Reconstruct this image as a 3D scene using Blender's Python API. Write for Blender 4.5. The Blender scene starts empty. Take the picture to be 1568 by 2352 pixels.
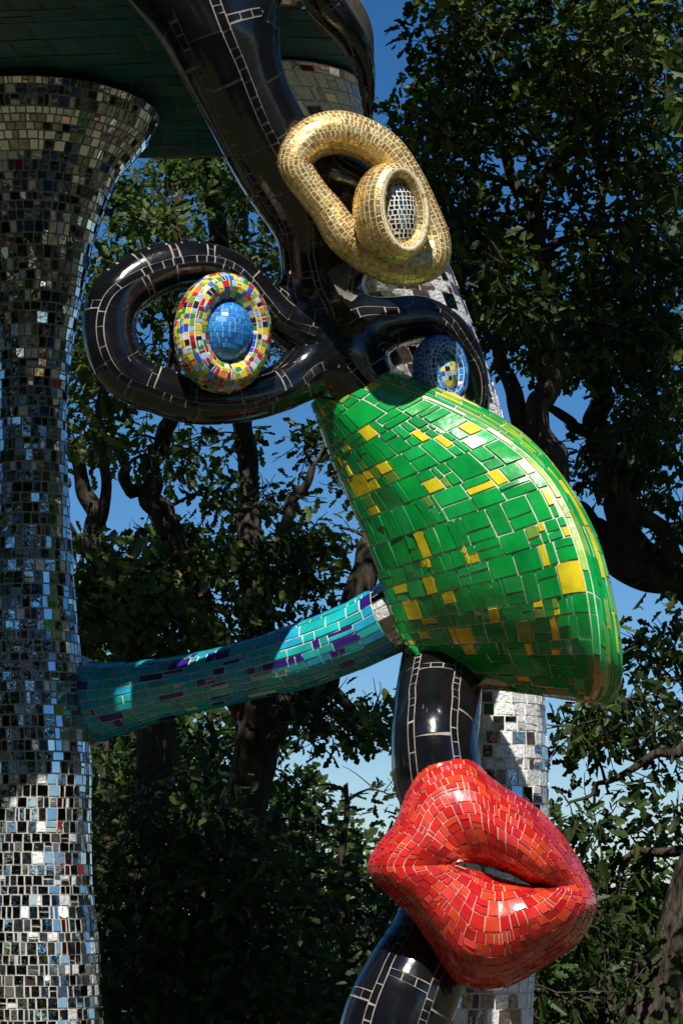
import bpy, math, random
import numpy as np
from mathutils import Vector
from mathutils.bvhtree import BVHTree

rng = np.random.RandomState(11)
random.seed(11)
scene = bpy.context.scene
COL = scene.collection

# ------------------------------------------------------------------ camera, sky, sun, exposure
PITCH = math.radians(9.3)
F = 5533.0                      # focal length in sketch units (sketch frame: 1568 x 2352)
CAM = np.array([0.0, 0.0, 1.6])
cam_d = bpy.data.cameras.new('camera')
cam = bpy.data.objects.new('camera', cam_d)
COL.objects.link(cam)
cam.location = CAM
cam.rotation_euler = (math.pi / 2 + PITCH, 0, 0)
cam_d.sensor_fit = 'VERTICAL'
cam_d.sensor_height = 36
cam_d.lens = 18 / (1176 / F)
cam_d.clip_end = 6000
scene.camera = cam

SUN_EL, SUN_AZ = math.radians(51), math.radians(-6)     # azimuth: to the right of straight behind the camera
sun_dir = Vector((math.sin(SUN_AZ) * math.cos(SUN_EL), -math.cos(SUN_AZ) * math.cos(SUN_EL), math.sin(SUN_EL)))
world = bpy.data.worlds.new('World')
scene.world = world
world.use_nodes = True
wn = world.node_tree
sky = wn.nodes.new('ShaderNodeTexSky')
sky.sky_type = 'NISHITA'
sky.sun_disc = False
sky.sun_elevation = SUN_EL
sky.sun_rotation = math.pi - SUN_AZ
sky.air_density = 0.8
sky.dust_density = 0.2
sky.ozone_density = 5.0
bg = wn.nodes['Background']
bg.inputs['Strength'].default_value = 0.070
hs = wn.nodes.new('ShaderNodeHueSaturation')       # clear, deep southern blue
hs.inputs['Saturation'].default_value = 1.25
wn.links.new(sky.outputs[0], hs.inputs['Color'])
wn.links.new(hs.outputs[0], bg.inputs['Color'])
sun_d = bpy.data.lights.new('sun', 'SUN')
sun_d.energy = 4.8
sun_d.angle = math.radians(0.5)
sun_d.color = (1.0, 0.95, 0.87)
sun = bpy.data.objects.new('sun', sun_d)
COL.objects.link(sun)
sun.location = (2, -6, 20)
sun.rotation_euler = sun_dir.to_track_quat('Z', 'Y').to_euler()
scene.view_settings.view_transform = 'Standard'
scene.view_settings.look = 'None'
scene.view_settings.exposure = 0.42
scene.view_settings.gamma = 1.0
scene.view_settings.use_curve_mapping = False
scene.cycles.use_denoising = True
scene.cycles.max_bounces = 8
scene.cycles.glossy_bounces = 5
scene.cycles.transmission_bounces = 3
scene.cycles.diffuse_bounces = 3
scene.cycles.sample_clamp_indirect = 6.0

CP, SP = math.cos(PITCH), math.sin(PITCH)


def at(px, py, Y):
    """point of the place that lies Y metres ahead, seen at sketch position (px, py)"""
    px, py, Y = np.broadcast_arrays(np.asarray(px, float), np.asarray(py, float), np.asarray(Y, float))
    cx, cy = (px - 784) / F, (1176 - py) / F
    ry = CP - cy * SP
    rz = SP + cy * CP
    t = Y / ry
    return np.stack([t * cx, Y, CAM[2] + t * rz], -1)


def proj(P):
    d = P - CAM
    x, y, z = d[..., 0], d[..., 1], d[..., 2]
    f = y * CP + z * SP
    u = -y * SP + z * CP
    return 784 + F * x / f, 1176 - F * u / f


def m_of(px, Y):
    return px * np.asarray(Y) / F


# ------------------------------------------------------------------ materials
def mat(name, col, rough=0.3, metal=0.0, var=0.12, vscale=18.0, bump=0.0, bscale=40.0, coat=0.0, spec=0.5, coatr=0.06,
        rvar=0.0, col2=None, transl=0.0):
    m = bpy.data.materials.new(name)
    m.use_nodes = True
    nt = m.node_tree
    b = nt.nodes['Principled BSDF']
    tc = nt.nodes.new('ShaderNodeTexCoord')
    n = nt.nodes.new('ShaderNodeTexNoise')
    n.inputs['Scale'].default_value = vscale
    n.inputs['Detail'].default_value = 4
    nt.links.new(tc.outputs['Object'], n.inputs['Vector'])
    mx = nt.nodes.new('ShaderNodeMixRGB')
    c = np.array(col, float)
    c2 = np.array(col2, float) if col2 is not None else c * (1 - 2 * var)
    c1 = c if col2 is not None else np.minimum(c * (1 + var), 0.95)
    mx.inputs[1].default_value = (*c1, 1)
    mx.inputs[2].default_value = (*c2, 1)
    ramp = nt.nodes.new('ShaderNodeMapRange')
    ramp.inputs['From Min'].default_value = 0.3
    ramp.inputs['From Max'].default_value = 0.7
    nt.links.new(n.outputs['Fac'], ramp.inputs['Value'])
    nt.links.new(ramp.outputs[0], mx.inputs['Fac'])
    nt.links.new(mx.outputs[0], b.inputs['Base Color'])
    b.inputs['Roughness'].default_value = rough
    b.inputs['Metallic'].default_value = metal
    b.inputs['Specular IOR Level'].default_value = spec
    b.inputs['Coat Weight'].default_value = coat
    b.inputs['Coat Roughness'].default_value = coatr
    if rvar:
        r2 = nt.nodes.new('ShaderNodeMapRange')
        r2.inputs['From Min'].default_value = 0.35
        r2.inputs['From Max'].default_value = 0.75
        r2.inputs['To Min'].default_value = rough
        r2.inputs['To Max'].default_value = rough + rvar
        n3 = nt.nodes.new('ShaderNodeTexNoise')
        n3.inputs['Scale'].default_value = vscale * 0.7
        n3.inputs['Detail'].default_value = 5
        nt.links.new(tc.outputs['Object'], n3.inputs['Vector'])
        nt.links.new(n3.outputs['Fac'], r2.inputs['Value'])
        nt.links.new(r2.outputs[0], b.inputs['Roughness'])
    if bump:
        n2 = nt.nodes.new('ShaderNodeTexNoise')
        n2.inputs['Scale'].default_value = bscale
        n2.inputs['Detail'].default_value = 3
        nt.links.new(tc.outputs['Object'], n2.inputs['Vector'])
        bp = nt.nodes.new('ShaderNodeBump')
        bp.inputs['Strength'].default_value = 1.0
        bp.inputs['Distance'].default_value = bump
        nt.links.new(n2.outputs['Fac'], bp.inputs['Height'])
        nt.links.new(bp.outputs[0], b.inputs['Normal'])
    if transl:
        t = nt.nodes.new('ShaderNodeBsdfTranslucent')
        t.inputs['Color'].default_value = (c[0] * 2.0, c[1] * 2.0, c[2] * 0.8, 1)
        ms = nt.nodes.new('ShaderNodeMixShader')
        ms.inputs[0].default_value = transl
        nt.links.new(b.outputs[0], ms.inputs[1])
        nt.links.new(t.outputs[0], ms.inputs[2])
        nt.links.new(ms.outputs[0], nt.nodes['Material Output'].inputs['Surface'])
    return m


def glaze(name, col, rough=0.16):
    return mat(name, col, rough=rough, var=0.15, vscale=11, bump=0.0016, bscale=24, coat=0.25, rvar=0.14)


G = {
    'green1': glaze('green_glaze', (0.004, 0.36, 0.055)),
    'green2': glaze('deep_green_glaze', (0.004, 0.30, 0.05)),
    'green3': glaze('fresh_green_glaze', (0.01, 0.40, 0.085)),
    'olive': glaze('olive_glaze', (0.17, 0.36, 0.05)),
    'lime': glaze('lime_glaze', (0.30, 0.48, 0.05)),
    'yellow': glaze('yellow_glaze', (0.72, 0.60, 0.02)),
    'red1': glaze('red_glaze', (0.60, 0.020, 0.014)),
    'red2': glaze('orange_red_glaze', (0.66, 0.055, 0.018)),
    'red3': glaze('dark_red_glaze', (0.50, 0.012, 0.012)),
    'red4': glaze('coral_red_glaze', (0.66, 0.045, 0.04)),
    'teal1': glaze('teal_glaze', (0.012, 0.44, 0.46)),
    'teal2': glaze('turquoise_glaze', (0.010, 0.35, 0.36)),
    'cyan': glaze('cyan_glaze', (0.014, 0.36, 0.58)),
    'navy': glaze('navy_glaze', (0.030, 0.012, 0.20)),
    'maroon': glaze('maroon_glaze', (0.12, 0.012, 0.02)),
    'c_yel': glaze('chip_yellow', (0.72, 0.58, 0.03)),
    'c_red': glaze('chip_red', (0.55, 0.02, 0.02)),
    'c_dred': glaze('chip_dark_red', (0.22, 0.012, 0.015)),
    'c_grn': glaze('chip_green', (0.02, 0.27, 0.05)),
    'c_ol': glaze('chip_olive', (0.20, 0.32, 0.05)),
    'c_blu': glaze('chip_blue', (0.03, 0.09, 0.55)),
    'c_lbl': glaze('chip_light_blue', (0.28, 0.48, 0.80)),
    'c_blk': glaze('chip_black', (0.012, 0.012, 0.014)),
    'c_org': glaze('chip_orange', (0.72, 0.22, 0.03)),
    'c_wht': glaze('chip_white', (0.74, 0.73, 0.66)),
    'c_gry': glaze('chip_grey', (0.30, 0.30, 0.29)),
    'blue1': glaze('blue_glaze', (0.008, 0.20, 0.62)),
    'blue2': glaze('bright_blue_glaze', (0.012, 0.26, 0.72)),
    'blue3': glaze('royal_blue_glaze', (0.012, 0.10, 0.42)),
    'blue4': glaze('dark_blue_glaze', (0.012, 0.035, 0.17)),
    'black': mat('black_enamel', (0.006, 0.0065, 0.008), rough=0.10, var=0.2, vscale=8, bump=0.004, bscale=9,
                 coat=0.4, rvar=0.16),
    'gold1': mat('gold_leaf_glass', (0.82, 0.54, 0.15), rough=0.34, metal=0.78, var=0.16, vscale=60, bump=0.0025, bscale=120,
                 coat=0.6, coatr=0.12),
    'gold2': mat('pale_gold_glass', (0.88, 0.66, 0.25), rough=0.34, metal=0.78, var=0.16, vscale=60, bump=0.0025, bscale=120,
                 coat=0.6, coatr=0.12),
    'gold3': mat('amber_gold_glass', (0.60, 0.36, 0.10), rough=0.34, metal=0.78, var=0.2, vscale=60, bump=0.0025, bscale=120,
                 coat=0.6, coatr=0.12),
    'gold4': mat('yellow_gold_glass', (0.85, 0.60, 0.04), rough=0.2, metal=0.8, var=0.15, vscale=60, bump=0.002, bscale=120,
                 coat=0.6, coatr=0.12),
    'mir1': mat('mirror_clear', (0.72, 0.76, 0.75), rough=0.015, metal=1, var=0.06, vscale=30, bump=0.0006, bscale=18, rvar=0.04),
    'mir2': mat('mirror_aged', (0.60, 0.62, 0.62), rough=0.06, metal=1, var=0.15, vscale=60, bump=0.0022, bscale=45, rvar=0.25),
    'mir3': mat('mirror_smoked', (0.34, 0.31, 0.28), rough=0.03, metal=1, var=0.2, vscale=30, bump=0.0008, bscale=22, rvar=0.06),
    'mir4': mat('mirror_etched', (0.86, 0.86, 0.85), rough=0.42, metal=0.45, var=0.10, vscale=80, bump=0.006, bscale=70, rvar=0.2),
    'mir5': mat('mirror_rose', (0.50, 0.36, 0.33), rough=0.12, metal=0.9, var=0.15, vscale=50, bump=0.002, bscale=45, rvar=0.2),
    'mirg': mat('mirror_green', (0.42, 0.47, 0.20), rough=0.06, metal=1, var=0.2, vscale=40, bump=0.002, bscale=50),
    'mirr': mat('mirror_red', (0.45, 0.03, 0.03), rough=0.1, metal=0.6, var=0.1),
    'mirb': mat('mirror_blue', (0.10, 0.26, 0.42), rough=0.1, metal=0.8, var=0.1),
    'slab1': mat('canopy_teal', (0.012, 0.115, 0.12), rough=0.35, var=0.2, vscale=9, bump=0.002, bscale=15),
    'slab2': mat('canopy_deep_teal', (0.010, 0.085, 0.095), rough=0.35, var=0.2, vscale=9, bump=0.002, bscale=15),
    'slab3': mat('canopy_grey_teal', (0.035, 0.11, 0.11), rough=0.4, var=0.2, vscale=9, bump=0.002, bscale=15),
}
GROUT_PALE = mat('pale_grout', (0.58, 0.60, 0.50), rough=0.8, var=0.12, vscale=60, bump=0.001, bscale=150)
GROUT_PINK = mat('pink_grout', (0.60, 0.29, 0.24), rough=0.8, var=0.1, vscale=60, bump=0.001, bscale=150)
GROUT_SAND = mat('sand_grout', (0.78, 0.66, 0.44), rough=0.75, var=0.12, vscale=60, bump=0.001, bscale=150)
GROUT_GREY = mat('grey_grout', (0.42, 0.40, 0.36), rough=0.85, var=0.14, vscale=60, bump=0.001, bscale=150)
GROUT_WHITE = mat('white_grout', (0.70, 0.68, 0.62), rough=0.8, var=0.1, vscale=60, bump=0.001, bscale=150)
GROUT_DARK = mat('brown_grout', (0.32, 0.285, 0.24), rough=0.85, var=0.18, vscale=40, bump=0.001, bscale=150)
GROUT_BROWN = mat('rust_grout', (0.19, 0.15, 0.10), rough=0.85, var=0.25, vscale=30, bump=0.001, bscale=100)


# ------------------------------------------------------------------ object helpers
def link_mesh(name, me, parent=None, m=None):
    o = bpy.data.objects.new(name, me)
    COL.objects.link(o)
    if m is not None:
        me.materials.append(m)
    if parent is not None:
        o.parent = parent
    return o


def np_mesh(name, V, loops, starts, totals, smooth=False):
    me = bpy.data.meshes.new(name)
    V = np.ascontiguousarray(V, dtype=np.float32)
    me.vertices.add(len(V))
    me.vertices.foreach_set('co', V.ravel())
    me.loops.add(len(loops))
    me.loops.foreach_set('vertex_index', np.ascontiguousarray(loops, dtype=np.int32))
    me.polygons.add(len(starts))
    me.polygons.foreach_set('loop_start', np.ascontiguousarray(starts, dtype=np.int32))
    me.polygons.foreach_set('loop_total', np.ascontiguousarray(totals, dtype=np.int32))
    me.polygons.foreach_set('use_smooth', np.full(len(starts), smooth, dtype=bool))
    me.update(calc_edges=True)
    return me


def thing(name, label, cat, loc, group=None):
    o = bpy.data.objects.new(name, None)
    o.empty_display_size = 0.2
    COL.objects.link(o)
    o.location = loc
    o['label'] = label
    o['category'] = cat
    if group:
        o['group'] = group
    return o


def under(parent_thing):
    """offset of a thing's base: geometry is given in place coordinates, stored relative to the base"""
    return np.array(parent_thing.location)


# ------------------------------------------------------------------ curves and surfaces
def catmull(P, n, closed=False, cent=True):
    P = np.asarray(P, float)
    k = len(P)
    if closed:
        Q = np.vstack([P[-1], P, P[0], P[1]])
        segs = k
    else:
        Q = np.vstack([2 * P[0] - P[1], P, 2 * P[-1] - P[-2]])
        segs = k - 1
    T = np.linspace(0, segs, n)
    i = np.minimum(T.astype(int), segs - 1)
    t = (T - i)[:, None]
    p0, p1, p2, p3 = Q[i], Q[i + 1], Q[i + 2], Q[i + 3]
    return 0.5 * (2 * p1 + (p2 - p0) * t + (2 * p0 - 5 * p1 + 4 * p2 - p3) * t ** 2 + (3 * p1 - p0 - 3 * p2 + p3) * t ** 3)


class Surf:
    def __init__(s, P, pu=False, pv=True, center='v', flip=None):
        s.P = P                         # (nu, nv, 3), last row / column repeats the first when periodic
        s.pu, s.pv = pu, pv
        du = np.gradient(P, axis=0)
        dv = np.gradient(P, axis=1)
        if pv:
            dv[:, 0] = dv[:, -1] = (P[:, 1] - P[:, -2]) / 2
        if pu:
            du[0] = du[-1] = (P[1] - P[-2]) / 2
        N = np.cross(du, dv)
        L = np.linalg.norm(N, axis=-1, keepdims=True)
        N = N / np.maximum(L, 1e-12)
        if center == 'v':
            c = P.mean(1, keepdims=True)
        elif center == 'all':
            c = P.mean((0, 1), keepdims=True)
        else:
            c = np.asarray(center, float)[None, None]
        if np.median(((P - c) * N).sum(-1)) < 0:
            N = -N
            s.rev = True
        else:
            s.rev = False
        s.N = N
        s.Lu = np.linalg.norm(np.diff(P, axis=0), axis=-1)     # (nu-1, nv)
        s.Lv = np.linalg.norm(np.diff(P, axis=1), axis=-1)     # (nu, nv-1)

    def ev(s, u, v):
        nu, nv = s.P.shape[:2]
        if s.pu:
            u = u % 1.0
        else:
            u = np.clip(u, 0, 1)
        if s.pv:
            v = v % 1.0
        else:
            v = np.clip(v, 0, 1)
        x, y = u * (nu - 1), v * (nv - 1)
        i = np.minimum(x.astype(int), nu - 2)
        j = np.minimum(y.astype(int), nv - 2)
        a, b = (x - i)[..., None], (y - j)[..., None]
        out = []
        for A in (s.P, s.N):
            out.append((A[i, j] * (1 - a) + A[i + 1, j] * a) * (1 - b) + (A[i, j + 1] * (1 - a) + A[i + 1, j + 1] * a) * b)
        n = out[1]
        n = n / np.maximum(np.linalg.norm(n, axis=-1, keepdims=True), 1e-9)
        return out[0], n

    def base_mesh(s, name, mu=1, mv=1, cap=True, inset=0.0):
        P = (s.P - s.N * inset)[::mu, ::mv]
        nu, nv = P.shape[:2]
        if s.pv:
            P = P[:, :-1]
            mv_ = nv - 1
        else:
            mv_ = nv
        if s.pu:
            P = P[:-1]
            mu_ = nu - 1
        else:
            mu_ = nu
        V = P.reshape(-1, 3)
        faces = []
        for i in range(nu - 1):
            i2 = (i + 1) % mu_
            for j in range(nv - 1):
                j2 = (j + 1) % mv_
                f = (i * mv_ + j, i2 * mv_ + j, i2 * mv_ + j2, i * mv_ + j2)
                faces.append(f[::-1] if s.rev else f)
        if cap and not s.pu and s.pv:
            faces.append(tuple(range(mv_))[::1 if not s.rev else -1])
            faces.append(tuple((mu_ - 1) * mv_ + j for j in range(mv_))[::-1 if not s.rev else 1])
        return V, faces


def tube(pts, n=160, nv=49, closed=False, level=False):
    """pts: (px, py, Y, r_px); the cross-section's zero angle faces the camera"""
    Q = catmull(pts, n, closed)
    C = at(Q[:, 0], Q[:, 1], Q[:, 2])
    R = m_of(Q[:, 3], Q[:, 2])
    T = np.gradient(C, axis=0)
    if closed:
        T[0] = T[-1] = C[1] - C[-2]
    T /= np.linalg.norm(T, axis=1, keepdims=True)
    if level:                                   # columns are cut level
        T[:] = (0, 0, -1)
    D = CAM - C
    D /= np.linalg.norm(D, axis=1, keepdims=True)
    N = D - (D * T).sum(1, keepdims=True) * T
    N /= np.linalg.norm(N, axis=1, keepdims=True)
    B = np.cross(T, N)
    th = np.linspace(0, 2 * np.pi, nv)
    # seam at the back: v = 0.5 faces the camera
    c, s_ = -np.cos(th), -np.sin(th)
    P = C[:, None] + R[:, None, None] * (c[None, :, None] * N[:, None] + s_[None, :, None] * B[:, None])
    S = Surf(P, pu=closed, pv=True, center='v')
    S.C, S.R = C, R
    return S


def torus(px, py, Y, a, b, rr, ra, yaw, roll=0, nu=120, nv=49):
    """elliptic ring: half axes a, b and tube half sizes rr (in plane), ra (along the axis), all in sketch units"""
    s = Y / F
    C = at(px, py, Y)
    yw, rl = math.radians(yaw), math.radians(roll)
    ax = np.array([math.sin(yw), -math.cos(yw), -0.05])
    ax /= np.linalg.norm(ax)
    up = np.array([math.sin(rl), 0, math.cos(rl)])
    up = up - up.dot(ax) * ax
    up /= np.linalg.norm(up)
    rt = np.cross(up, ax)
    if rt[0] < 0:
        rt = -rt
    ph = np.linspace(0, 2 * np.pi, nu)[:, None, None]
    ps = np.linspace(0, 2 * np.pi, nv)[None, :, None]
    rad_n = np.cos(ph) / a * rt + np.sin(ph) / b * up
    rad_n = rad_n / np.linalg.norm(rad_n, axis=-1, keepdims=True)
    P = C + s * (a * np.cos(ph) * rt + b * np.sin(ph) * up) + s * (rr * np.cos(ps) * rad_n + ra * np.sin(ps) * ax)
    S = Surf(P, pu=True, pv=True, center='v')
    S.ax, S.C0 = ax, C
    return S


def ball(px, py, Y, a, b, c, yaw, roll=0, nu=60, nv=81):
    s = Y / F
    C = at(px, py, Y)
    yw, rl = math.radians(yaw), math.radians(roll)
    ax = np.array([math.sin(yw), -math.cos(yw), 0.0])
    up = np.array([math.sin(rl), 0, math.cos(rl)])
    up -= up.dot(ax) * ax
    up /= np.linalg.norm(up)
    rt = np.cross(up, ax)
    la = np.linspace(-0.48 * np.pi, 0.48 * np.pi, nu)[:, None, None]
    lo = np.linspace(0, 2 * np.pi, nv)[None, :, None]
    P = C + s * (b * np.sin(la) * up + np.cos(la) * (-c * np.cos(lo) * ax + a * np.sin(lo) * rt))
    return Surf(P, pu=False, pv=True, center='all')


# ------------------------------------------------------------------ mosaic laying
def lay(S, axis, band, length, u=(0, 1), v=(0, 1), hv=0.25, lv=0.5, split=0.3, fine=0.0, tall=1.7, seed=0, big=0.0):
    """cut a surface into irregular courses; returns an array of (u0, u1, v0, v1)"""
    r = np.random.RandomState(seed)
    nu, nv = S.P.shape[:2]
    out = []
    if axis == 'u':
        A, Bm = S.Lu, S.Lv
        (a0, a1), (b0, b1) = u, v
        na, nb = nu, nv
    else:
        A, Bm = S.Lv.T, S.Lu.T
        (a0, a1), (b0, b1) = v, u
        na, nb = nv, nu
    j0, j1 = int(b0 * (nb - 1)), max(int(b0 * (nb - 1)) + 1, int(b1 * (nb - 1)))
    w = A[:, j0:j1 + 1]
    ca = np.concatenate([[0], np.cumsum(np.percentile(w, 65, axis=1))])
    ta = np.linspace(0, 1, na)
    s0, s1 = np.interp([a0, a1], ta, ca)
    # band borders
    cuts = [s0]
    while cuts[-1] < s1 - 0.6 * band:
        cuts.append(cuts[-1] + band * (1 + hv * r.uniform(-1, 1)))
    cuts = np.array(cuts)
    cuts = s0 + (cuts - s0) * (s1 - s0) / (cuts[-1] - s0)
    cuts = np.interp(cuts, ca, ta)
    tb = np.linspace(0, 1, nb)
    for k in range(len(cuts) - 1):
        x0, x1 = cuts[k], cuts[k + 1]
        im = min(int((x0 + x1) / 2 * (na - 1)), na - 1)
        cb = np.concatenate([[0], np.cumsum(Bm[min(im, Bm.shape[0] - 1)])])
        q0, q1 = np.interp([b0, b1], tb, cb)
        if q1 - q0 < length * 0.3:
            continue
        ys = [q0]
        while ys[-1] < q1 - 0.5 * length:
            ys.append(ys[-1] + length * (1 + lv * r.uniform(-1, 1)))
        ys = np.array(ys)
        ys = q0 + (ys - q0) * (q1 - q0) / max(ys[-1] - q0, 1e-9)
        ym = np.interp(ys, cb, tb)
        for y0, y1, l in zip(ym[:-1], ym[1:], np.diff(ys)):
            jm = min(int((y0 + y1) / 2 * (nb - 1)), A.shape[1] - 1)
            ii0, ii1 = x0 * (na - 1), x1 * (na - 1)
            cl = np.interp([ii0, ii1], np.arange(na), np.concatenate([[0], np.cumsum(A[:, jm])]))
            h = cl[1] - cl[0]
            cells = [(x0, x1, y0, y1)]
            if h > tall * band:
                kk = int(round(h / band))
                e = np.linspace(x0, x1, kk + 1)
                cells = [(e[t], e[t + 1], y0, y1) for t in range(kk)]
                h /= kk
            for (p0, p1, z0, z1) in cells:
                q = r.rand()
                if q < split:
                    f = r.uniform(0.35, 0.65)
                    if r.rand() < (0.6 if l > h else 0.3):
                        zm = z0 + (z1 - z0) * f
                        out += [(p0, p1, z0, zm), (p0, p1, zm, z1)]
                    else:
                        pm = p0 + (p1 - p0) * f
                        out += [(p0, pm, z0, z1), (pm, p1, z0, z1)]
                elif q < split + fine:
                    f, g = r.uniform(0.35, 0.65, 2)
                    zm = z0 + (z1 - z0) * f
                    pm = p0 + (p1 - p0) * g
                    pm2 = p0 + (p1 - p0) * r.uniform(0.35, 0.65)
                    out += [(p0, pm, z0, zm), (pm, p1, z0, zm), (p0, pm2, zm, z1), (pm2, p1, zm, z1)]
                else:
                    out.append((p0, p1, z0, z1))
    out = np.array(out)
    if axis == 'v':
        out = out[:, [2, 3, 0, 1]]
    return out


TILES = []          # every tile waits here until what hides what is known
BASES = []          # (V, faces) of the grout bodies


def tiles(S, cells, gap, part, name_of, mats, probs, base, h=0.0035, tilt=0.02, seg=0.035, jitter=0.35, seed=1,
          keep=None, skirt=0.006, limit=300, spread=0.0):
    r = np.random.RandomState(seed)
    c = np.asarray(cells, float)
    um, vm = (c[:, 0] + c[:, 1]) / 2, (c[:, 2] + c[:, 3]) / 2

    def dist(u0, v0, u1, v1):
        return np.linalg.norm(S.ev(u0, v0)[0] - S.ev(u1, v1)[0], axis=-1)
    eps = 1e-6
    lu = np.maximum(dist(c[:, 0] + eps, vm, um, vm) + dist(um, vm, c[:, 1] - eps, vm), 1e-5)
    lv = np.maximum(dist(um, c[:, 2] + eps, um, vm) + dist(um, vm, um, c[:, 3] - eps), 1e-5)
    ok = (lu > gap * 1.6) & (lv > gap * 1.6)
    if keep is not None:
        ok &= keep(S.ev(um, vm)[0], um, vm)
    c, lu, lv = c[ok], lu[ok], lv[ok]
    n = len(c)
    gu, gv = gap / lu * (c[:, 1] - c[:, 0]) / 2, gap / lv * (c[:, 3] - c[:, 2]) / 2
    mi = r.choice(len(mats), n, p=np.array(probs) / np.sum(probs))
    if 'yellow' in mats:                       # the bright accents are mostly small pieces
        acc = np.isin(mi, [mats.index('yellow'), mats.index('olive')]) & (lu * lv > 0.0042) & (np.minimum(lu, lv) > 0.03) & (r.rand(n) < 0.75)
        acc |= np.isin(mi, [mats.index('yellow')]) & (np.maximum(lu, lv) > 2.2 * np.minimum(lu, lv)) & (r.rand(n) < 0.6) & (np.maximum(lu, lv) < 0.11)
        mi[acc] = r.choice(2, acc.sum())
        if spread:                             # and they keep apart from each other
            cen_ = S.ev((c[:, 0] + c[:, 1]) / 2, (c[:, 2] + c[:, 3]) / 2)[0]
            for k_ in ('yellow', 'olive'):
                kept = []
                for i_ in r.permutation(np.where(mi == mats.index(k_))[0]):
                    if kept and np.linalg.norm(cen_[kept] - cen_[i_], axis=1).min() < spread and r.rand() < 0.8:
                        mi[i_] = r.choice(3)
                    else:
                        kept.append(i_)
    ku = np.clip(np.ceil(lu / seg), 1, 4).astype(int)
    kv = np.clip(np.ceil(lv / seg), 1, 4).astype(int)
    for a in range(1, 5):
        for b in range(1, 5):
            idx = np.where((ku == a) & (kv == b))[0]
            if not len(idx):
                continue
            q = c[idx]
            k = len(idx)
            s = np.linspace(0, 1, a + 1)[None, :, None]
            t = np.linspace(0, 1, b + 1)[None, None, :]
            jj = r.uniform(-1, 1, (k, 4, 2)) * jitter
            co = np.zeros((k, 4, 2))
            co[:, 0] = q[:, [0, 2]]
            co[:, 1] = q[:, [1, 2]]
            co[:, 2] = q[:, [1, 3]]
            co[:, 3] = q[:, [0, 3]]
            sg = np.array([[1, 1], [-1, 1], [-1, -1], [1, -1]])[None]
            gg = np.stack([gu[idx], gv[idx]], -1)[:, None]
            co = co + (sg + jj) * gg
            U = (co[:, 0, 0, None, None] * (1 - s) + co[:, 1, 0, None, None] * s) * (1 - t) + \
                (co[:, 3, 0, None, None] * (1 - s) + co[:, 2, 0, None, None] * s) * t
            W = (co[:, 0, 1, None, None] * (1 - s) + co[:, 1, 1, None, None] * s) * (1 - t) + \
                (co[:, 3, 1, None, None] * (1 - s) + co[:, 2, 1, None, None] * s) * t
            P, N = S.ev(U, W)
            tl = r.normal(0, 1, (k, 2)) * tilt
            off = h * r.uniform(0.75, 1.25, k)[:, None, None] + (s - 0.5) * (tl[:, 0] * lu[idx])[:, None, None] + \
                (t - 0.5) * (tl[:, 1] * lv[idx])[:, None, None]
            off = np.maximum(off, 0.0012)
            top = P + N * off[..., None]
            bot = P - N * skirt
            # rim order
            rim = [(i, 0) for i in range(a)] + [(a, j) for j in range(b)] + [(i, b) for i in range(a, 0, -1)] + \
                  [(0, j) for j in range(b, 0, -1)]
            ri, rj = np.array(rim).T
            nt = (a + 1) * (b + 1)
            m = len(rim)
            V = np.concatenate([top.reshape(k, nt, 3), top[:, ri, rj], bot[:, ri, rj]], 1)
            F_ = []
            for i in range(a):
                for j in range(b):
                    f = (i * (b + 1) + j, (i + 1) * (b + 1) + j, (i + 1) * (b + 1) + j + 1, i * (b + 1) + j + 1)
                    F_.append(f if not S.rev else f[::-1])
            for e in range(m):
                e2 = (e + 1) % m
                f = (nt + e2, nt + e, nt + m + e, nt + m + e2)
                F_.append(f if not S.rev else f[::-1])
            F_ = np.array(F_)
            cen = top.mean((1, 2))
            nor = N.mean((1, 2))
            area = (lu * lv)[idx]
            TILES.append(dict(part=part, V=V, F=F_, ntop=a * b, cen=cen, nor=nor, area=area, mi=mi[idx], mats=mats,
                              name=name_of, limit=limit))


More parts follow.
